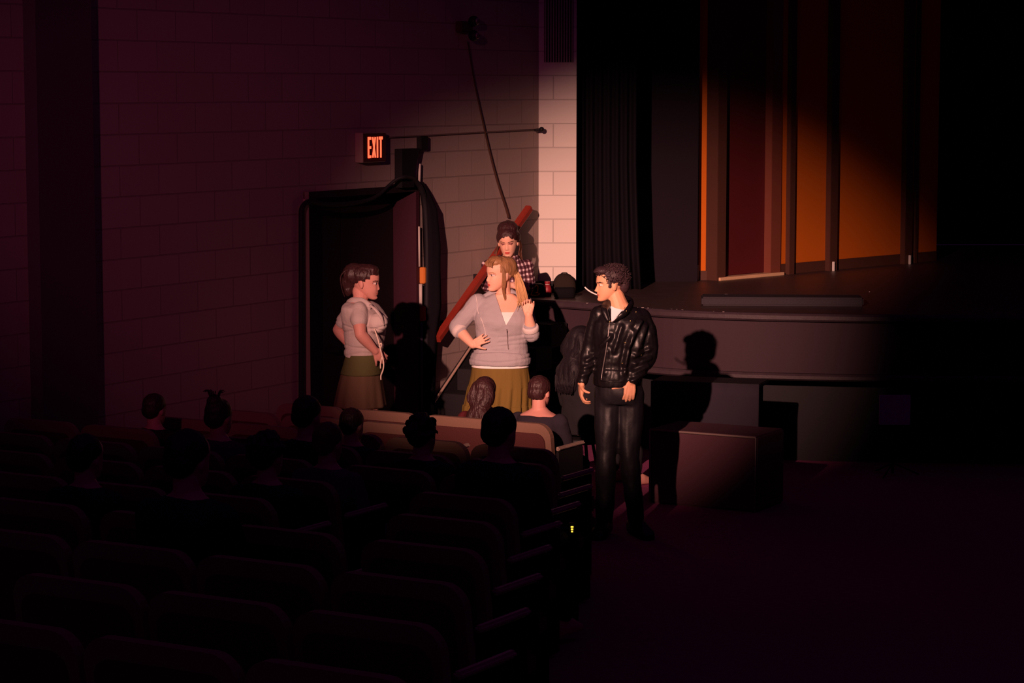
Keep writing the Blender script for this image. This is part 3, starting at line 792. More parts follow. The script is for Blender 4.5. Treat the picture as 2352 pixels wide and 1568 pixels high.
# ------------------------------------------------------------------ theatre seats
def seat_parts(root):
    # local: +Y faces the stage, backrest rear face at y=0
    bm = B()
    def rr(z0, z1, w_, rad, y0, y1, bm):
        pts = []
        for cx, cz, a0 in ((w_ / 2 - rad, z1 - rad, 0), (-w_ / 2 + rad, z1 - rad, 90), (-w_ / 2 + rad * .4, z0 + rad * .4, 180), (w_ / 2 - rad * .4, z0 + rad * .4, 270)):
            rd = rad if cz > z0 + rad else rad * .4
            for s in range(7):
                a = R(a0 + s * 15); pts.append((cx + rd * math.cos(a), cz + rd * math.sin(a)))
        lean = lambda z: -(z - .3) * .16
        f = [bm.verts.new((x, y0 + lean(z), z)) for x, z in pts]; g_ = [bm.verts.new((x, y1 + lean(z), z)) for x, z in pts]
        bm.faces.new(f); bm.faces.new(g_[::-1]); n = len(pts)
        for i in range(n): bm.faces.new((f[i], f[(i + 1) % n], g_[(i + 1) % n], g_[i]))
    rr(.30, .80, .56, .09, 0, .045, bm); obj('backrest_shell', bm, M['seatshell'], root, bevel=.008)
    bm = B(); rr(.30, .735, .475, .06, -.012, .01, bm); obj('back_panel', bm, M['seatpanel'], root, bevel=.006)
    bm = B(); rr(.34, .765, .49, .07, .04, .10, bm); obj('front_cushion', bm, M['seatpanel'], root, bevel=.02)
    bm = B(); box(bm, (0, .30, .41), (.50, .42, .09)); obj('seat', bm, M['seatpanel'], root, bevel=.02)
    for s in (-1, 1):
        bm = B(); box(bm, (s * .274, .20, .31), (.022, .34, .60)); lg = obj('side_standard', bm, M['iron'], root, bevel=.006)
        bm = B(); box(bm, (s * .274, .21, .627), (.034, .36, .025)); obj('armrest', bm, M['arm'], lg, bevel=.009)
def copy_tree(src, parent=None):
    c = src.copy(); COL.objects.link(c)
    if parent: c.parent = parent
    for ch in list(src.children): copy_tree(ch, c)
    return c
SROT = R(-30)
wend = [2.75, 2.28, 3.60, 4.02, 4.38, 4.75, 5.1, 5.5, 5.9, 6.3, 6.7]
ordw = ['first', 'second', 'third', 'fourth', 'fifth', 'sixth', 'seventh', 'eighth', 'ninth', 'tenth', 'eleventh']
def project(p):
    dz = p.z - CAMZ; dd_ = p.y * CP - dz * SP; u = p.y * SP + dz * CP
    return 1176 + FPX * p.x / dd_, 784 - FPX * u / dd_
AUD = [  # px, y of the crown, row, hair, hair material, cloth material, label
    (1113, 862, 0, 'long', 'brunette', 'redcloth', 'girl with long straight dark hair and dark red top, seated in the front row'),
    (1238, 860, 0, 'nape', 'brunette', 'darkcloth', 'person with short dark hair and bare neck, seated at the front row aisle end'),
    (806, 934, 3, 'short', 'brunette', 'darkcloth', 'audience member whose smooth dark hair overlaps the pale seat backs below the pleated skirt'),
    (751, 966, 5, 'short', 'brown', 'greycloth', 'audience member with a low head just left of the smooth-haired head under the pleated skirt'),
    (703, 905, 4, 'short', 'blackhair', 'darkcloth', 'tall dark head silhouetted at the foot of the pale door frame'),
    (968, 940, 4, 'curly', 'brunette', 'darkcloth', 'curly-haired audience member silhouetted between the two standing women'),
    (1145, 931, 5, 'short', 'blackhair', 'darkcloth', 'broad-shouldered audience member in black covering the front row seat backs below the long-haired girl'),
    (500, 897, 4, 'bun', 'brunette', 'plumcloth', 'large bushy head with stray curls on top, silhouetted on the side wall'),
    (352, 901, 3, 'short', 'brunette', 'darkcloth', 'small round head silhouetted farthest up the wall at the left'),
    (430, 981, 8, 'short', 'blackhair', 'darkcloth', 'low dark head left of and below the bushy head'),
    (612, 980, 6, 'curly', 'blackhair', 'darkcloth', 'dark head between the bushy head and the pale door frame'),
    (195, 993, 7, 'short', 'blackhair', 'darkcloth', 'leftmost dark head in the audience, low against the side wall'),
]
proto = None; nseat = 0
def person_spot(px, py, k):
    t = 4.5 + .8 * k - .28; lo, hi = 0, 12
    for _ in range(40):
        mid = (lo + hi) / 2; q = TW(t, mid, 1.2)
        if q.y < 1.5 or project(q)[0] > px: hi = mid
        else: lo = mid
    return t, lo
placed = ['on the aisle', 'next to the aisle seat'] + [n + ' in from the aisle' for n in ('third', 'fourth', 'fifth', 'sixth', 'seventh', 'eighth', 'ninth', 'tenth', 'eleventh', 'twelfth')]
for k in range(11):
    fixed = sorted([person_spot(a[0], a[1], k)[1] for a in AUD if a[2] == k], reverse=True)
    cs = []
    hi = wend[k]
    for f_ in fixed + [None]:
        lo_ = (f_ + .29) if f_ is not None else .06
        n_ = int((hi - lo_) / .585) if f_ is not None else int((hi - lo_) / .60)
        for i in range(n_): cs.append(hi - .30 - i * (.585 if f_ is None or n_ == 0 else (hi - lo_) / n_))
        if f_ is not None: cs.append(f_); hi = f_ - .29
    for i, wc in enumerate(cs):
        loc = TW(4.5 + .8 * k, wc, floorz(4.3 + .8 * k))
        px, py = project(loc + V((0, 0, .75)))
        if not (-90 < px < 2440 and py < 1620): continue
        if proto is None:
            proto = empty('theatre_seat', loc, 'x', 'seat', rz=SROT); seat_parts(proto); s_ = proto
        else:
            s_ = copy_tree(proto); s_.location = loc
        look = 'tan-backed theatre seat' if k == 0 else 'dark theatre seat'
        tag(s_, f'{look}, {ordw[k]} row from the stage, {placed[min(i, 11)]}', 'seat', 'theatre seats in rows facing the stage')
        nseat += 1
# amber aisle light on a seat end
p = P(1314, 1215, 11.55)
al = empty('aisle_light', V((p.x, p.y, p.z)), 'tiny amber light with three bars glowing at the aisle', 'aisle light')
bm = B(); box(bm, (0, .012, -.13), (.03, .02, .32)); obj('bracket', bm, M['black'], al, bevel=.003)
for k in range(3):
    bm = B(); box(bm, (0, 0, .011 - k * .011), (.013 - .002 * k, .004, .007)); obj('bar', bm, M['amber'], al)

# ------------------------------------------------------------------ PEOPLE ON AND BY THE STAGE
def finish_body(fig, bm, hm, skinm, lipm, browm, closed=False, makeup=True, voxel=.0045):
    me = remesh(bm, voxel, 2, .4)
    for m in (skinm, lipm, M['eyew'], M['iris'], M['lid'], browm): me.materials.append(m)
    paint_head(me, hm, closed, makeup)
    return link('body', me, None, fig.root)
def cloth(fig, name, bm, m, voxel=.008, smooth=4, ops=(), parent=None, label=None):
    me = remesh(bm, voxel, smooth)
    for f_ in ops: edit(me, f_)
    o = link(name, me, m, parent or fig.root)
    if label: o['label'] = label
    return o
def skirt(fig, name, rows, m, pleats, amp, parent=None, n=160, phase=0.0, yaw=0.0):
    """rows: x,y,z,rx,ry,amp"""
    rows = cat_rom(rows, 5); rings = []
    for (x, y, z, rx, ry, am) in rows:
        ring = []
        for i in range(n):
            a = 2 * PI * i / n + yaw
            k = 1 + am * (math.sin(a * pleats + phase + .8 * math.sin(a * 3)) * .7 + .3 * math.sin(a * pleats * 1.7 + 1))
            ring.append(V((x + rx * k * math.cos(2 * PI * i / n), y + ry * k * math.sin(2 * PI * i / n), z)))
        rings.append(ring)
    bm = B(); loft(bm, rings)
    o = obj(name, bm, m, parent or fig.root, smooth=True); return o
def strand(bm, pts, r0, r1, n=5, sub=4):
    k = len(pts); tube(bm, pts, [r0 + (r1 - r0) * i / (k - 1) for i in range(k)], n, sub)

# ---- blonde in grey hoodie
F = Figure(1150, 18.2, 0.0, 'blonde woman in grey zip hoodie and olive skirt, hand on hip, standing at the stairs')
j = F.j
hm = headmat(j(1149, 628, -.02), -62, 4, 3, 1.13)
sL, sR = j(1098, 694), j(1203, 698)           # shoulders as seen, left and right
eL, wLp = j(1049, 752, -.02), j(1086, 792, -.13)
eR, wRp = j(1221, 768, -.10), j(1214, 722, -.17)
def torso_rows(g=0.0):
    return [F.row(1152, 905, 112 + g * 600, .13 + g), F.row(1150, 870, 126 + g * 600, .145 + g), F.row(1149, 835, 124 + g * 600, .145 + g), F.row(1152, 800, 112 + g * 600, .130 + g), F.row(1153, 765, 110 + g * 600, .130 + g, -.01),
            F.row(1153, 735, 114 + g * 600, .138 + g, -.03), F.row(1152, 712, 112 + g * 600, .12 + g, -.01), F.row(1152, 694, 104 + g * 600, .085 + g), F.row(1154, 683, 74 + g * 500, .062 + g), F.row(1158, 674, 42 + g * 300, .055 + g * .6)]
bm = B()
head(bm, hm)
torso(bm, torso_rows())
limb(bm, [j(1158, 690, .02), j(1156, 668, .01), hm @ V((0, .02, .045))], [.066, .056, .054])
limb(bm, [sL, (sL + eL) / 2, eL], [.052, .048, .040]); limb(bm, [eL, eL.lerp(wLp, .3), eL.lerp(wLp, .7), wLp], [.042, .044, .036, .029])
limb(bm, [sR, (sR + eR) / 2, eR], [.052, .048, .040]); limb(bm, [eR, eR.lerp(wRp, .35), eR.lerp(wRp, .75), wRp], [.043, .045, .035, .028])
hand(bm, wLp, V((.80, -.42, .52)), V((-.35, -.90, .1)), 1, (14, 18, 12), .84, 14, 42, 8)
hand(bm, wRp, V((-.12, .10, 1)), V((.15, .95, .1)), -1, (38, 62, 40), .95, 30, 25, 4)
ball(bm, j(1152, 738, -.10), (.14, .060, .062))
hz = j(1150, 870).z
for s in (-1, 1):
    hp = V((s * .09, 0, hz - .05)); kn = V((s * .10, -.01, .47)); an = V((s * .11, .01, .075))
    limb(bm, [hp, hp.lerp(kn, .5), kn], [.088, .078, .057]); limb(bm, [kn, kn.lerp(an, .3), an], [.055, .057, .036]); foot(bm, an, s * 12)
finish_body(F, bm, hm, M['skin'], M['lips'], M['browfair'])
# white top
bm = B(); torso(bm, [F.row(1150, 860, 136, .168), F.row(1149, 835, 132, .164)] + torso_rows(.006)[3:]); ball(bm, j(1152, 738, -.10), (.146, .067, .068))
ztop = j(1150, 713).z
cloth(F, 'white_top', bm, M['tank'], .007, 3, [lambda b: bisect(b, V((0, 0, ztop)), V((0, 0, 1)), clear_outer=True), lambda b: bisect(b, V((0, 0, j(1150, 841).z)), V((0, 0, 1)), clear_inner=True)])
# hoodie
bm = B(); torso(bm, torso_rows(.018)[2:])
ball(bm, j(1152, 738, -.10), (.158, .082, .080))
limb(bm, [sL, sL.lerp(eL, .5), eL], [.070, .066, .062]); limb(bm, [eL, eL.lerp(wLp, .22)], [.062, .055])
limb(bm, [sR, sR.lerp(eR, .5), eR], [.070, .062, .060]); limb(bm, [eR, eR.lerp(wRp, .30)], [.060, .056])
limb(bm, [j(1118, 682, .02), j(1132, 676, .02), j(1158, 672, .06), j(1182, 678, .02), j(1192, 688, .0)], [.032, .036, .042, .036, .03])
torso(bm, [F.row(1149, 836, 140, .182), F.row(1149, 824, 143, .186), F.row(1150, 810, 134, .168), F.row(1151, 800, 122, .150)])
vA = j(1162, 742); vL = j(1138, 676); vR = j(1196, 688)
def foldop(b):
    b.normal_update()
    for v in b.verts:
        if abs(v.co.x) < .25:
            for py, amp, w_ in ((806, .010, .007), (822, .007, .008), (778, .005, .010), (792, .006, .008), (765, .004, .008)):
                z0 = j(1150, py).z + .015 * math.sin(v.co.x * 9 + py)
                v.co -= v.normal * amp * gs(v.co.z, z0, w_) * (1 if v.co.x > -.02 or py in (806, 822) else .25)
hd = cloth(F, 'hoodie', bm, M['hoodie'], .0062, 3, [wrinkle(.006, 9, (1, 1, 1.6)), foldop,
    vcut(vA, vL, vR, -.02)])
def on_surface(o, p, d):
    ok, loc, nrm, _ = o.ray_cast(p, d); return (loc, nrm) if ok else (p, V((0, -1, 0)))
def surfline(o, pix, back=-.6, lift=.002):
    out = []
    for px, py in pix:
        p = j(px, py, back); q = p.copy()
        c = V((0, 0, CAMZ)) - F.o
        dd_ = (p - c).normalized()
        loc, nr = on_surface(o, p, dd_)
        out.append(loc - dd_ * lift)
    return out
dgu = bpy.context.evaluated_depsgraph_get()
def upd(): bpy.context.view_layer.update()
upd()
bm = B(); tube(bm, surfline(hd, [(1162, 746), (1164, 756), (1165, 766), (1166, 776), (1166, 786), (1167, 795), (1168, 802)], lift=.004), .0038, 6, 2); z_ = obj('zip', bm, mat('grey_zip', (.22, .18, .18), .5), hd, smooth=True)
bm = B(); tube(bm, surfline(hd, [(1092, 676), (1094, 683), (1095, 690), (1096, 698), (1096, 705), (1097, 712), (1099, 720)], lift=.003), .0028, 5, 3); tube(bm, surfline(hd, [(1103, 728), (1107, 736), (1110, 745), (1113, 755), (1115, 765), (1116, 777), (1117, 790)], lift=.003), .0028, 5, 3); obj('seam', bm, M['seam'], hd, smooth=True)
bm = B(); c = eL.lerp(wLp, .22); x, y, d = frame(wLp - eL)
loft(bm, [ringpts(c + d * q, x, y, r, r, 20) for q, r in ((-.03, .060), (-.028, .063), (.0, .063), (.012, .058), (.014, .050))])
obj('cuff', bm, M['cuff'], hd, smooth=True); bm = B()
c = eR.lerp(wRp, .30); x, y, d = frame(wRp - eR)
loft(bm, [ringpts(c + d * q, x, y, r, r, 20) for q, r in ((-.02, .060), (-.015, .063), (.01, .063), (.02, .059), (.022, .052))])
o = obj('cuff', bm, M['cuff'], hd, smooth=True)
# skirt
def sr(px, py, w_, dep, am, dy=0): a = F.row(px, py, w_, dep, dy); return (*a, am)
skirt(F, 'skirt', [sr(1149, 830, 126, .150, 0), sr(1149, 838, 130, .156, 0), sr(1149, 850, 133, .160, .004), sr(1149, 868, 138, .165, .012), sr(1148, 885, 144, .175, .022), sr(1147, 890, 146, .178, .035), sr(1145, 910, 150, .185, .045), sr(1143, 928, 153, .19, .05), sr(1142, 932, 156, .195, .06), sr(1141, 965, 160, .20, .065)], M['olive'], 19, .03)
# hair
bm = B()
H_ = lambda x, y, z: hm @ V((x, y, z))
rot = hm.to_3x3().normalized()
ball(bm, H_(0, .014, .150), (.088, .110, .088), rot, 24); ball(bm, H_(0, .055, .150), (.080, .075, .082), rot, 24); ball(bm, H_(0, -.03, .195), (.070, .062, .045), rot, 20)
ball(bm, H_(0, .085, .125), (.060, .05, .055), rot, 20)
ball(bm, H_(-.03, -.075, .185), (.030, .022, .022), rot); ball(bm, H_(.02, -.080, .188), (.035, .022, .020), rot)
def hairline(mt):
    inv = mt.inverted()
    def f(co):
        q = inv @ co
        return (q.y < -.035 and q.z < .160) or (q.y < .03 and abs(q.x) > .0 and q.z < .115) or q.z < .075
    return f
me = remesh(bm, .005, 3); edit(me, cut(hairline(hm))); edit(me, wrinkle(.004, 30, (1, 1, .35)))
hb = link('hair', me, M['blonde'], F.root)
bm = B()
for k in range(110):
    a = random.uniform(-1, 1); b_ = random.uniform(-1, 1)
    top = j(1182 + a * 4, 620 + b_ * 4, .02 + .02 * a)
    pts = [top, j(1191 + a * 8, 640, .0 + b_ * .03), j(1197 + a * 12, 665, -.05 + b_ * .03), j(1202 + a * 12, 690, -.12 + b_ * .025), j(1198 + a * 12 + random.uniform(-4, 4), 706 + random.uniform(-18, 10), -.14 + b_ * .02)]
    e_ = random.uniform(.72, 1.0); pts[4] = pts[3].lerp(pts[4], e_ if k % 3 else .5)
    strand(bm, pts, .0055, .0008, 5)
obj('ponytail', bm, M['blondelight'], hb, smooth=True)
bm = B()
for k in range(24):
    a = random.uniform(-1, .35); e = random.uniform(-1, 1)
    strand(bm, [H_(.050, -.008 + .020 * a, .200), H_(.080, -.010 + .022 * a, .150), H_(.085, -.012 + .020 * a + .004 * e, .10), H_(.081, -.016 + .018 * a + .006 * e, .04), H_(.072, -.012 + .016 * a, -.0 + .02 * e), H_(.067, .0 + .012 * a, -.035 - .03 * abs(e))], .0021, .0008, 5)
bh = obj('side_lock', bm, M['blonde'], hb, smooth=True); bm = B()
for k in range(12):
    a = random.uniform(-1, 1); strand(bm, [H_(.0 + .05 * a, -.05, .215), H_(.02 + .05 * a, -.092, .195), H_(.03 + .05 * a, -.098, .172)], .006, .003, 5)
obj('fringe', bm, M['blonde'], hb, smooth=True)
BL = F

# ---- dark-haired woman in profile, left
F = Figure(835, 17.0, 0.0, 'dark-haired woman in pale knit top and pleated skirt, seen in profile before the doorway')
j = F.j
hm = headmat(j(838, 647), 84, 6, 0, 1.06)
bm = B(); head(bm, hm)
yw = R(62)
def trow(px, py, w_, dep, dy=0): p = j(px, py, dy); return (p.x, p.y, p.z, w_, dep)
def trws(g=0):
    return [trow(838, 900, .135 + g, .115 + g), trow(836, 860, .135 + g, .115 + g), trow(834, 828, .135 + g, .110 + g), trow(835, 800, .140 + g, .108 + g), trow(838, 770, .142 + g, .115 + g),
            trow(838, 742, .160 + g, .130 + g), trow(834, 720, .170 + g, .115 + g), trow(828, 703, .160 + g, .085 + g), trow(826, 694, .10 + g, .062 + g), trow(826, 688, .055 + g, .05 + g)]
torso(bm, trws(), yaw=yw - R(0))
limb(bm, [j(824, 700), j(828, 682), hm @ V((0, .03, .045))], [.060, .053, .052])
sN, eN, wN = j(822, 712, -.15), j(828, 768, -.22), j(862, 806, -.17)
sF, eF, wF = j(803, 722, .14), j(777, 757, .17), j(803, 792, .12)
limb(bm, [sN + V((.004, .035, -.01)), sN.lerp(eN, .5), eN], [.040, .046, .040]); limb(bm, [eN, eN.lerp(wN, .3), wN], [.041, .042, .027])
limb(bm, [sF, sF.lerp(eF, .5), eF], [.050, .048, .040]); limb(bm, [eF, eF.lerp(wF, .3), wF], [.041, .042, .028])
hand(bm, wN, V((.55, .30, -.55)), V((.2, -.9, -.1)), 1, (25, 30, 20), .92, 15, 35, 4)
hand(bm, wF, V((.7, -.2, -.5)), V((-.5, .7, -.2)), -1, (20, 25, 20), .92, 15, 35, 4)
bx = V((math.sin(yw), -math.cos(yw), 0))
cB = j(866, 742, -.10); ball(bm, cB + V((.0, -.02, 0)), (.062, .062, .062)); ball(bm, cB + V((0, .14, 0)), (.062, .062, .062))
for s in (-1, 1):
    hp = V((0, s * .09, j(835, 870).z - .02)); kn = j(858 if s < 0 else 840, 1010); kn = V((kn.x, s * .09, .47)); an = V((kn.x - .02, s * .09, .075))
    limb(bm, [hp, hp.lerp(kn, .5), kn], [.075, .074, .056]); limb(bm, [kn, kn.lerp(an, .3), an], [.055, .057, .036]); foot(bm, an, 80)
finish_body(F, bm, hm, M['skinrose'], M['lipnat'], M['browdark'])
bm = B(); torso(bm, [trow(833, 845, .16, .125)] + [trow(834, 822, .155, .122)] + trws(.016)[3:-1], yaw=yw)
limb(bm, [sN + V((.004, .03, -.005)), sN.lerp(eN, .42)], [.062, .060]); limb(bm, [sF, sF.lerp(eF, .5)], [.060, .058])
ball(bm, cB + V((.004, -.025, 0)), (.072, .072, .072)); ball(bm, cB + V((.004, .145, 0)), (.072, .072, .072))
limb(bm, [j(803, 694, .0), j(815, 690, -.05), j(832, 690, -.08), j(850, 702, -.10)], [.022, .024, .022, .02])
def fold2(b):
    b.normal_update()
    for v in b.verts:
        for py, amp, w_ in ((800, .007, .007), (790, .006, .006), (755, .006, .007), (746, .005, .006), (812, .005, .007)):
            z0 = j(835, py).z + .02 * math.sin(v.co.x * 14 + py)
            v.co -= v.normal * amp * gs(v.co.z, z0, w_) 
kn_ = cloth(F, 'knit_top', bm, M['cardigan'], .0065, 3, [wrinkle(.006, 10), fold2, lambda b: bisect(b, j(835, 824), V((.22, 0, 1)).normalized(), clear_inner=True)])
bm = B()
tube(bm, [j(850, 700, -.16), j(864, 712, -.20), j(877, 730, -.20), j(882, 748, -.18)], [.012, .016, .014, .004], 8, 4, .5); obj('lapel', bm, M['cardigan'], kn_, smooth=True)
bm = B()
tube(bm, [j(860, 755, -.2), j(867, 775, -.22), j(872, 795, -.24), j(877, 815, -.24), j(881, 832, -.24), j(880, 848, -.24), j(875, 862, -.24), j(875, 872, -.24)], .0055, 6, 4)
tube(bm, [j(871, 792, -.24), j(876, 788, -.25), j(875, 797, -.25), j(872, 797, -.24)], .005, 6, 4)
tube(bm, [j(877, 820, -.24), j(874, 834, -.24), j(874, 846, -.24)], .005, 6, 4)
obj('tie_string', bm, mat('cream_cord', (.85, .70, .58), .8), kn_, smooth=True)
sk = skirt(F, 'skirt', [(*trow(834, 818, .120, .172), 0), (*trow(833, 835, .128, .180), .004), (*trow(830, 855, .142, .188), .01), (*trow(828, 880, .158, .195), .02), (*trow(827, 905, .172, .20), .03), (*trow(826, 932, .186, .205), .04)], M['brownskirt'], 9, .02)
bm = B(); rows = cat_rom([trow(834, 812, .122, .172), trow(834, 820, .128, .180), trow(832, 838, .136, .187), trow(830, 857, .149, .195)], 4)
loft(bm, [ringpts(V(r[:3]), V((1, 0, 0)), V((0, 1, 0)), r[3], r[4], 60) for r in rows]); obj('yoke', bm, M['olivegreen'], sk, smooth=True)
bm = B(); H_ = lambda x, y, z: hm @ V((x, y, z)); rot = hm.to_3x3().normalized()
ball(bm, H_(0, .012, .153), (.086, .110, .084), rot, 24); ball(bm, H_(0, .085, .150), (.075, .075, .085), rot, 24); ball(bm, H_(0, .115, .10), (.055, .05, .065), rot, 20); ball(bm, H_(0, -.02, .20), (.062, .07, .035), rot, 20)
ball(bm, H_(0, .105, .05), (.045, .035, .05), rot, 20)
def hairline2(mt, back=.03, low=.0):
    inv = mt.inverted()
    def f(co):
        q = inv @ co
        return (q.y < -.045 and q.z < .165) or (q.y < -.015 and q.z < .135) or (q.y < .032 and q.z < .118) or q.z < low
    return f
me = remesh(bm, .005, 3); edit(me, cut(hairline2(hm))); edit(me, wrinkle(.004, 34, (1, 1, .5)))
hb = link('hair', me, M['brunette'], F.root)
bm = B()
for k in range(5): strand(bm, [H_(.068, -.022, .125), H_(.075, -.020 + .002 * k, .09), H_(.066, -.018, .045), H_(.06, -.022 + .002 * k, .015)], .003, .0012)
obj('side_lock', bm, M['brunette'], hb, smooth=True); bm = B()
for k in range(24):
    a = random.uniform(-1, 1); strand(bm, [H_(.05 * a, .11, .19), H_(.05 * a, .155, .14), H_(.04 * a, .145, .06), H_(.04 * a + .01, .12, .0)], .008, .003)
obj('loose_strands', bm, M['brunette'], hb, smooth=True)
bm = B(); 
for s in (0,):
    c = H_(.078, .012, .074); x = rot @ V((0, 1, 0)); y = rot @ V((0, 0, 1)); ring = [c + x * .018 * math.cos(a) + y * .018 * math.sin(a) for a in [2 * PI * i / 16 for i in range(17)]]
    tube(bm, ring, .0013, 5, 1)
obj('hoop_earring', bm, M['greymetal'], F.root, smooth=True)

# ---- woman in plaid shirt, sitting on the stairs
F = Figure(1166, 19.78, 1.03 - .45, 'dark-haired woman in plaid shirt with folded arms, sitting on the stairs behind the blonde')
F.root.location.z = 0.0; F.o.z = 0.0
j = F.j
hm = headmat(j(1167, 554, -.02), -8, 12, -3, 1.07)
bm = B(); head(bm, hm)
def prw(g=0):
    q = g * 570
    return [F.row(1166, 715, 96 + q, .125 + g), F.row(1166, 695, 92 + q, .12 + g), F.row(1166, 665, 84 + q, .11 + g), F.row(1166, 640, 92 + q, .12 + g), F.row(1166, 618, 98 + q, .105 + g), F.row(1166, 604, 88 + q, .075 + g), F.row(1167, 596, 52 + q, .055 + g), F.row(1167, 590, 34 + q, .05 + g)]
torso(bm, prw())
limb(bm, [j(1168, 602, .02), j(1168, 588, .01), hm @ V((0, .02, .05))], [.055, .05, .048])
for (sh, el, wr, hd_) in ((j(1122, 612), j(1121, 658, -.06), j(1178, 655, -.24), V((1, .05, .02))), (j(1210, 612), j(1214, 656, -.06), j(1165, 664, -.20), V((-1, .05, .0)))):
    limb(bm, [sh, sh.lerp(el, .5), el], [.044, .042, .036]); limb(bm, [el, el.lerp(wr, .4), wr], [.037, .036, .026])
    hand(bm, wr, hd_, V((0, -.8, .5)), 1 if hd_.x > 0 else -1, (15, 20, 15), .88, 12, 30, 3)
for s in (-1, 1):
    hp = j(1166 + s * 22, 712, .0); kn = j(1166 + s * 28, 720, -.42); kn.z = hp.z + .02; an = V((kn.x, kn.y + .02, kn.z - .42))
    limb(bm, [hp, hp.lerp(kn, .5), kn], [.082, .072, .055]); limb(bm, [kn, kn.lerp(an, .3), an], [.054, .055, .036])
    loft(bm, [ringpts(an + V((0, -x, -.03)), V((1, 0, 0)), V((0, 0, 1)), wd, h_, 14) for x, h_, wd in ((-.05, .03, .03), (0, .035, .036), (.08, .03, .042), (.15, .02, .035), (.17, .01, .015))])
finish_body(F, bm, hm, M['skin'], M['lips'], M['browdark'], closed=True)
bm = B(); torso(bm, prw(.018)[:-1])
for (sh, el, wr) in ((j(1122, 612), j(1120, 658, -.06), j(1178, 655, -.24)), (j(1210, 612), j(1214, 656, -.06), j(1165, 664, -.20))):
    limb(bm, [sh, sh.lerp(el, .5), el], [.060, .060, .054]); limb(bm, [el, el.lerp(wr, .78)], [.052, .042])
limb(bm, [j(1146, 592, .02), j(1152, 596, -.07), j(1166, 606, -.10)], [.024, .022, .018]); limb(bm, [j(1190, 590, .02), j(1184, 594, -.07), j(1168, 606, -.10)], [.024, .022, .018])
cloth(F, 'plaid_shirt', bm, M['plaid'], .0065, 3, [wrinkle(.010, 14, (1, 1, 1.2))])
bm = B()
for s in (-1, 1):
    hp = j(1166 + s * 22, 712, .0); kn = j(1166 + s * 28, 720, -.42); kn.z = hp.z + .02; an = V((kn.x, kn.y + .02, kn.z - .38))
    limb(bm, [hp, hp.lerp(kn, .5), kn], [.095, .084, .066]); limb(bm, [kn, kn.lerp(an, .3), an], [.064, .064, .05])
torso(bm, [F.row(1166, 725, 112, .14), F.row(1166, 712, 110, .14), F.row(1166, 690, 100, .135)])
cloth(F, 'jeans', bm, M['darkcloth'], .012, 3)
bm = B(); rot = hm.to_3x3().normalized(); H_ = lambda x, y, z: hm @ V((x, y, z))
ball(bm, H_(0, .012, .158), (.089, .110, .088), rot, 24); ball(bm, H_(0, .03, .205), (.086, .088, .066), rot, 24); ball(bm, H_(-.06, .03, .135), (.035, .06, .06), rot); ball(bm, H_(.06, .03, .135), (.035, .06, .06), rot)
def hairline3(mt):
    inv = mt.inverted()
    def f(co):
        q = inv @ co
        return (q.y < -.03 and q.z < .166 - abs(q.x) * .55) or (q.y < .005 and q.z < .128 and abs(q.x) < .07) or (q.y < .02 and q.z < .10) or q.z < .02
    return f
me = remesh(bm, .005, 3); edit(me, cut(hairline3(hm))); edit(me, wrinkle(.0035, 34, (1, 1, .5)))
hb = link('hair', me, M['brunette'], F.root)
bm = B()
for s in (-1, 1):
    bm = B()
    for k in range(26):
        a = random.uniform(0, 1)
        strand(bm, [H_(s * (.078), .02 + .03 * a, .12), H_(s * (.085 + .01 * a), .02 + .03 * a, .06), j(1166 + s * (25 + 7 * a), 582, .0 + .02 * a), j(1166 + s * (26 + 12 * a), 602 + 8 * a, -.03 + .03 * a)], .005, .002)
    obj('loose_strands', bm, M['brown'], hb, smooth=True)

# ---- young man in black leather jacket
F = Figure(1425, 15.8, 0.0, 'young man with curly black hair in black leather jacket, head turned left, standing')
j = F.j
hm = headmat(j(1402, 652), -78, 3, 0, .98)
bm = B(); head(bm, hm, fem=False)
def mrw(g=0):
    q = g * 702
    return [F.row(1421, 915, 80 + q, .105 + g), F.row(1421, 885, 84 + q, .115 + g), F.row(1420, 850, 88 + q, .125 + g), F.row(1421, 810, 98 + q, .13 + g), F.row(1424, 770, 108 + q, .138 + g), F.row(1426, 740, 110 + q, .125 + g), F.row(1427, 720, 96 + q, .085 + g), F.row(1425, 706, 58 + q, .062 + g), F.row(1423, 696, 40 + q * .6, .058 + g)]
torso(bm, mrw())
limb(bm, [j(1423, 708), j(1417, 690, 0), hm @ V((0, .025, .045))], [.068, .060, .058])
sL, eL, wL_ = j(1378, 726), j(1356, 805, .02), j(1336, 878, -.06)
sR, eR, wR_ = j(1470, 732), j(1484, 815, .0), j(1450, 876, -.13)
for a, b_, c in ((sL, eL, wL_), (sR, eR, wR_)):
    limb(bm, [a, a.lerp(b_, .5), b_], [.045, .042, .036]); limb(bm, [b_, b_.lerp(c, .3), c], [.037, .038, .029])
hand(bm, wL_ + V((.0, 0, -.005)), V((-.05, -.10, -1)), V((-.95, -.15, 0)), -1, (28, 42, 28), .98, 30, 62, 4)
hand(bm, wR_ + V((-.005, 0, -.01)), V((-.12, -.25, -1)), V((.15, -1, .2)), 1, (40, 45, 30), .98, 5, 72, 8)
for s, kx, ax in ((-1, 1392, 1388), (1, 1446, 1462)):
    hp = j(1421 + s * 24, 905); kn = j(kx, 1050, -.04); an = j(ax, 1200); an.z = .085
    limb(bm, [hp, hp.lerp(kn, .5), kn], [.072, .064, .050]); limb(bm, [kn, kn.lerp(an, .3), an], [.049, .050, .036]); foot(bm, an, -15 if s < 0 else 20, 1.1)
finish_body(F, bm, hm, M['skintan'], M['lipnat'], M['browdark'], makeup=False)
bm = B(); torso(bm, [(*r[:3], r[3] * (.80 if i_ < 6 else 1.0), r[4]) for i_, r in enumerate(mrw(.006))][3:])
zt = j(1420, 690).z
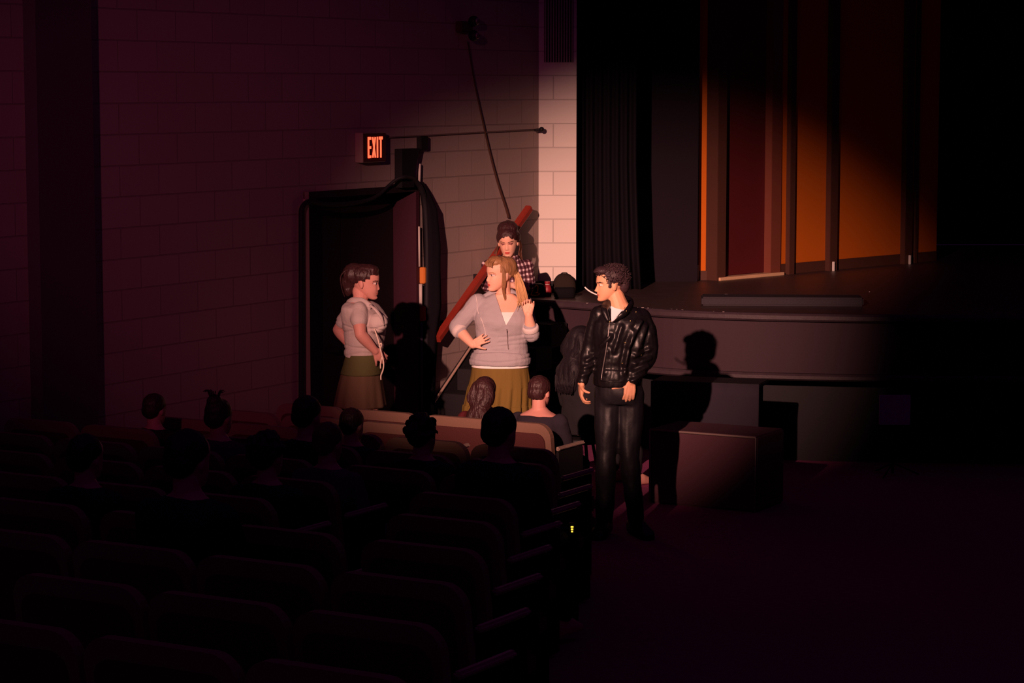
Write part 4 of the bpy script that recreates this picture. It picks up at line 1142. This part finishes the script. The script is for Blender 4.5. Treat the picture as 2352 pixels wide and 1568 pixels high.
tee = cloth(F, 'white_tee', bm, M['tee'], .007, 3, [lambda b: bisect(b, j(1424, 697), V((.15, -.45, 1)).normalized(), clear_outer=True)])
# jacket
bm = B(); torso(bm, [(*r[:3], r[3] + .026, r[4] + .03) for r in mrw()[2:-1]])
torso(bm, [F.row(1412, 884, 100, .160), F.row(1413, 876, 104, .163), F.row(1416, 862, 110, .165), F.row(1420, 845, 112, .165)])
limb(bm, [sL, sL.lerp(eL, .5), eL, eL.lerp(wL_, .5), eL.lerp(wL_, .93)], [.074, .069, .060, .052, .042])
limb(bm, [sR, sR.lerp(eR, .5) + V((.02, 0, 0)), eR + V((.005, 0, 0)), eR.lerp(wR_, .5), eR.lerp(wR_, .92)], [.076, .078, .070, .060, .045])
limb(bm, [j(1396, 735, -.15), j(1388, 712, -.12), j(1398, 697, -.02), j(1425, 688, .06), j(1446, 694, .02), j(1438, 712, -.12), j(1410, 735, -.16)], [.014, .024, .028, .028, .028, .026, .014])
vA = j(1400, 738)
def folds(b):
    b.normal_update()
    lines = [((1470, 735), (1440, 790), .016), ((1482, 745), (1462, 800), .014), ((1425, 745), (1408, 800), .010), ((1450, 755), (1432, 830), .012), ((1370, 740), (1362, 800), .010), ((1490, 800), (1455, 812), .012), ((1492, 820), (1458, 830), .012), ((1486, 838), (1452, 852), .012), ((1480, 852), (1448, 868), .010), ((1364, 815), (1348, 825), .010), ((1360, 835), (1342, 842), .010), ((1352, 852), (1336, 858), .009), ((1392, 800), (1388, 850), .008), ((1440, 800), (1432, 850), .012), ((1400, 766), (1380, 790), .012)]
    seg = [(j(*a), j(*b2), am) for a, b2, am in lines]
    for v in b.verts:
        s = 0
        for a, b2, am in seg:
            ab = V((b2.x - a.x, 0, b2.z - a.z)); ap = V((v.co.x - a.x, 0, v.co.z - a.z)); u = max(0, min(1, ap.dot(ab) / ab.length_squared)); dist = (ap - ab * u).length
            s += am * (gs(dist, 0, .013) - .35 * gs(dist, .028, .013))
        if v.co.y < .03: v.co += v.normal * s
jk = cloth(F, 'leather_jacket', bm, M['leather'], .0062, 3, [wrinkle(.007, 8, (1, 1, 1)), folds, wrinkle(.0025, 24, (1, 1, 1)), vcut(vA, j(1401.5, 690), j(1447, 690), -.03)])
upd()
bm = B(); tube(bm, surfline(jk, [(1400, 740), (1397, 770), (1391, 810), (1384, 850), (1381, 872)]), .004, 6, 3); obj('zip', bm, M['greymetal'], jk, smooth=True)
bm = B()
for px, py in ((1439, 714), (1448, 737), (1436, 787), (1461, 716), (1401, 738), (1429, 834), (1473, 815)):
    p = surfline(jk, [(px, py)])[0]; ball(bm, p, .0055, seg=8)
obj('studs', bm, M['brass'], jk, smooth=True)
bm = B(); tube(bm, surfline(jk, [(1380, 874), (1395, 875), (1412, 877), (1428, 877)], lift=.004), .004, 6, 3); obj('hem_seam', bm, M['leather'], jk, smooth=True)
# trousers and shoes
bm = B()
for s, kx, ax in ((-1, 1392, 1388), (1, 1446, 1462)):
    hp = j(1421 + s * 24, 900); kn = j(kx, 1050, -.04); an = j(ax, 1200); an.z = .08
    limb(bm, [hp, hp.lerp(kn, .5), kn], [.100, .086, .066]); limb(bm, [kn, kn.lerp(an, .3), an.lerp(kn, .06)], [.066, .066, .058])
torso(bm, [F.row(1421, 925, 98, .13), F.row(1421, 900, 104, .148), F.row(1420, 870, 100, .145)])
cloth(F, 'trousers', bm, M['jeans'], .009, 3, [wrinkle(.010, 9, (1, 1, .6))])
bm = B()
for s, ax in ((-1, 1388), (1, 1462)):
    an = j(ax, 1200); an.z = .085; yaw = -15 if s < 0 else 20
    f = V((math.sin(R(yaw)), -math.cos(R(yaw)), 0)); sd_ = V((f.y, -f.x, 0)); a = V((an.x, an.y, 0))
    loft(bm, [ringpts(a + f * x + V((0, 0, h)), sd_, V((0, 0, 1)), wd, h, 16, 2.8) for x, h, wd in ((-.085, .03, .02), (-.075, .05, .043), (0, .062, .048), (.09, .05, .054), (.17, .034, .055), (.215, .022, .04), (.225, .012, .015))])
obj('boots', bm, M['leather'], F.root, smooth=True)
# curls
H_ = lambda x, y, z: hm @ V((x, y, z)); rot = hm.to_3x3().normalized()
bm = B()
ball(bm, H_(0, .025, .160), (.084, .098, .080), rot, 24); ball(bm, H_(0, .085, .115), (.062, .05, .075), rot); ball(bm, H_(0, -.05, .205), (.060, .055, .032), rot)
for s in (-1, 1): ball(bm, H_(s * .066, -.020, .118), (.012, .02, .03), rot, 12)
def hl4(co):
    q = hm.inverted() @ co
    return (q.y < -.05 and q.z < .170) or (q.y < -.035 and q.z < .150) or (q.y < .03 and q.z < .088 and q.y > -.1) or (abs(q.x) > .05 and -.01 < q.y < .03 and q.z < .125) or q.z < .045
me = remesh(bm, .005, 2); edit(me, cut(hl4)); 
hb = link('hair', me, M['blackhair'], F.root)
bm = B(); k = 0
while k < 430:
    a = random.uniform(0, 2 * PI); e = random.uniform(-.5, 1.35)
    q = V((.088 * math.cos(e) * math.cos(a), .025 + .108 * math.cos(e) * math.sin(a), .160 + .083 * math.sin(e)))
    if hl4(hm @ q) or (q.y < -.06 and q.z < .178): continue
    c = hm @ q; rr = random.uniform(.0035, .0075); n1 = V((random.uniform(-1, 1), random.uniform(-1, 1), random.uniform(-1, 1))).normalized(); x, y, _ = frame(n1)
    tube(bm, [c + x * rr * math.cos(t_) + y * rr * math.sin(t_) + n1 * .004 * (t_ - 3) for t_ in [i * .8 for i in range(9)]], .0026, 4, 1); k += 1
for k in range(14):
    c = H_(random.uniform(-.05, .05), -.085 + random.uniform(-.02, .012), .200 + random.uniform(-.018, .012)); n1 = V((random.uniform(-1, 1), random.uniform(-1, 1), random.uniform(-1, 1))).normalized(); x, y, _ = frame(n1); rr = .007
    tube(bm, [c + x * rr * math.cos(t_) + y * rr * math.sin(t_) for t_ in [i * .8 for i in range(9)]], .003, 5, 2)
obj('curls', bm, M['blackhair'], hb, smooth=True)
# headset
bm = B(); tube(bm, [H_(-.076, .02, .11), H_(-.079, -.015, .098), H_(-.076, -.045, .088), H_(-.064, -.070, .062), H_(-.046, -.088, .030)], .0020, 6, 4)
tube(bm, [H_(-.079, -.015, .098), H_(-.074, -.050, .093), H_(-.060, -.080, .075), H_(-.048, -.094, .052)], .0014, 6, 4)
ball(bm, H_(-.046, -.089, .029), .004, seg=8); obj('headset_microphone', bm, M['black'], F.root, smooth=True)
# cigarette
bm = B(); q0 = F.o + H_(-.004, -.094, .046); q3 = P(1343, 659, q0.y - .02)
tube(bm, [q0, q0.lerp(q3, .4) + V((0, 0, -.006)), q0.lerp(q3, .75) + V((0, 0, -.006)), q3], [.0045, .0050, .0050, .0045], 8, 3)
o = obj('white_stick', bm, M['white'], smooth=True); tag(o, 'long thin white stick held between the lips of the man in leather', 'stick')

# ------------------------------------------------------------------ audience
def audience_template(name, hair, hairm, clothm, nape=False, vox=.011):
    """root at floor below the hips; faces +Y; head top about 1.22"""
    root = empty(name, (0, 0, 0), 'x', 'person', rz=SROT)
    hm = headmat(V((0, .02, 1.10)), 180, 4, 0, 1.02)
    bm = B(); head(bm, hm)
    rows = [(0, .04, .42, .15, .13), (0, .04, .50, .165, .13), (0, .02, .62, .145, .11), (0, .01, .75, .165, .115), (0, .0, .86, .175, .11), (0, .0, .92, .155, .085), (0, .0, .955, .09, .06), (0, .01, .98, .055, .05)]
    torso(bm, rows)
    limb(bm, [V((0, .0, .93)), V((0, .0, 1.04))], [.056, .052])
    arms = []
    for s in (-1, 1):
        sh = V((s * .18, .0, .88)); el = V((s * .225, .06, .64)); wr = V((s * .12, .28, .56)); arms.append((sh, el, wr))
        limb(bm, [sh, el], [.048, .038]); limb(bm, [el, wr], [.038, .028])
        hand(bm, wr, V((-s * .6, .8, -.15)), V((0, 0, 1)), s * -1, (15, 20, 15), .95)
        hp = V((s * .09, .06, .50)); kn = V((s * .12, .46, .50)); an = V((s * .12, .44, .09))
        limb(bm, [hp, kn], [.085, .06]); limb(bm, [kn, an], [.058, .038])
        a = V((an.x, an.y, 0)); f = V((0, 1, 0)); loft(bm, [ringpts(a + f * x + V((0, 0, h)), V((1, 0, 0)), V((0, 0, 1)), wd, h, 12, 2.6) for x, h, wd in ((-.06, .03, .02), (-.05, .045, .033), (.07, .045, .043), (.17, .02, .035), (.19, .010, .015))])
    me = remesh(bm, vox * .7, 1)
    for m in (M['skinrose'], M['lipnat'], M['eyew'], M['iris'], M['lid'], M['browdark']): me.materials.append(m)
    paint_head(me, hm)
    link('body', me, None, root)
    bm = B(); torso(bm, [(a, b_, c, d + .018, e + .018) for a, b_, c, d, e in rows[:-2 if nape else -1]])
    for sh, el, wr in arms: limb(bm, [sh, el], [.064, .055]); limb(bm, [el, el.lerp(wr, .9)], [.053, .040])
    for s in (-1, 1):
        hp = V((s * .09, .06, .50)); kn = V((s * .12, .46, .50)); an = V((s * .12, .44, .12)); limb(bm, [hp, kn], [.096, .07]); limb(bm, [kn, an], [.068, .052])
    me = remesh(bm, vox, 3); edit(me, wrinkle(.008, 9)); link('clothes', me, clothm, root)
    rot = hm.to_3x3().normalized(); H2 = lambda x, y, z: hm @ V((x, y, z))
    bm = B()
    ball(bm, H2(0, .02, .150), (.084, .100, .088), rot, 24); ball(bm, H2(0, .06, .11), (.072, .058, .070), rot, 20)
    if hair == 'long':
        for s in (-1, 0, 1):
            limb(bm, [H2(s * .045, .055, .15), H2(s * .055, .075, .05), V((s * .050, -.098, .92)), V((s * .052, -.125, .78))], [.050, .054, .054, .040])
    if hair == 'bun': ball(bm, H2(0, .06, .215), .05, None, 16)
    if hair == 'curly':
        for k in range(60):
            a = random.uniform(0, 2 * PI); e = random.uniform(-.6, 1.4); ball(bm, H2(.090 * math.cos(e) * math.cos(a), .03 + .10 * math.cos(e) * math.sin(a), .15 + .09 * math.sin(e)), random.uniform(.016, .028), None, 8)
    low = .06 if nape else (-2 if hair == 'long' else .02)
    def hl(co):
        q = hm.inverted() @ co
        return (q.y < -.045 and q.z < .168) or (q.y < .005 and q.z < .125 and hair != 'long') or (q.y < -.02 and q.z < .14) or q.z < low
    me = remesh(bm, vox * .6, 3); edit(me, cut(hl)); edit(me, wrinkle(.002 if hair == 'long' else .004, 45, (1, 1, .3)))
    h = link('hair', me, hairm, root)
    if hair == 'long':
        bm = B()
        for k in range(150):
            a = random.uniform(-1, 1); strand(bm, [H2(a * .05, .075, .19), H2(a * .072, .100, .14), H2(a * .092, .122, .04), V((a * .094, -.142, .90)), V((a * .09 + random.uniform(-.01, .01), -.165, .76 + random.uniform(-.03, .03)))], .0055, .003, 5, 3)
        obj('long_strands', bm, hairm, h, smooth=True)
    if hair == 'bun':
        bm = B()
        for k in range(16): a = random.uniform(0, 6.3); strand(bm, [H2(.03 * math.cos(a), .06 + .03 * math.sin(a), .245), H2(.05 * math.cos(a), .06 + .05 * math.sin(a), .285), H2(.075 * math.cos(a), .06 + .07 * math.sin(a), .275)], .004, .002)
        obj('loose_strands', bm, hairm, h, smooth=True)
    return root
cache = {}
for px, py, k, hair, hm_, cm_, lab in AUD:
    t, lo = person_spot(px, py, k); q = TW(t, lo); fz = floorz(4.3 + .8 * k); zt = P(px, py, q.y).z - fz
    key = (hair, hm_, cm_)
    if key in cache: r_ = copy_tree(cache[key])
    else: r_ = audience_template('person', 'short' if hair == 'nape' else hair, M[hm_], M[cm_], hair == 'nape', .008 if k == 0 else .013); cache[key] = r_
    top = {'bun': 1.275, 'curly': 1.265}.get(hair, 1.232)
    s_ = zt / top; r_.scale = (s_ * 1.0,) * 3
    r_.location = TW(t, lo, fz)
    tag(r_, lab, 'person', None)

# musician sitting in shadow below the stage, before the stage front
r_ = audience_template('person', 'long', mat('jet_black_hair', (.012, .008, .012), .6, bump=.4, bscale=60), mat('black_cotton', (.016, .014, .018), .95, bump=.2)); q = P(1333, 745, 17.6); r_.location = (q.x, 17.6, 0); r_.rotation_euler.z = R(-50); r_.scale = (q.z / 1.232,) * 3
tag(r_, 'dim seated person in dark clothes in the shadow between the blonde woman and the man', 'person')
st_ = empty('stool', (q.x, 17.6, 0), 'dark stool under the dim seated person below the stage front', 'stool')
bm = B(); loft(bm, [ringpts(V((0, 0, z)), V((1, 0, 0)), V((0, 1, 0)), r, r, 24) for z, r in ((.355, .16), (.36, .17), (.39, .17), (.395, .16))]); obj('seat', bm, M['black'], st_, smooth=True)
for k in range(4):
    a = k * PI / 2 + .4; bm = B(); tube(bm, [V((.10 * math.cos(a), .10 * math.sin(a), .357)), V((.17 * math.cos(a), .17 * math.sin(a), 0))], .012, 8); obj('leg', bm, M['iron'], st_, smooth=True)
print('seats', nseat)
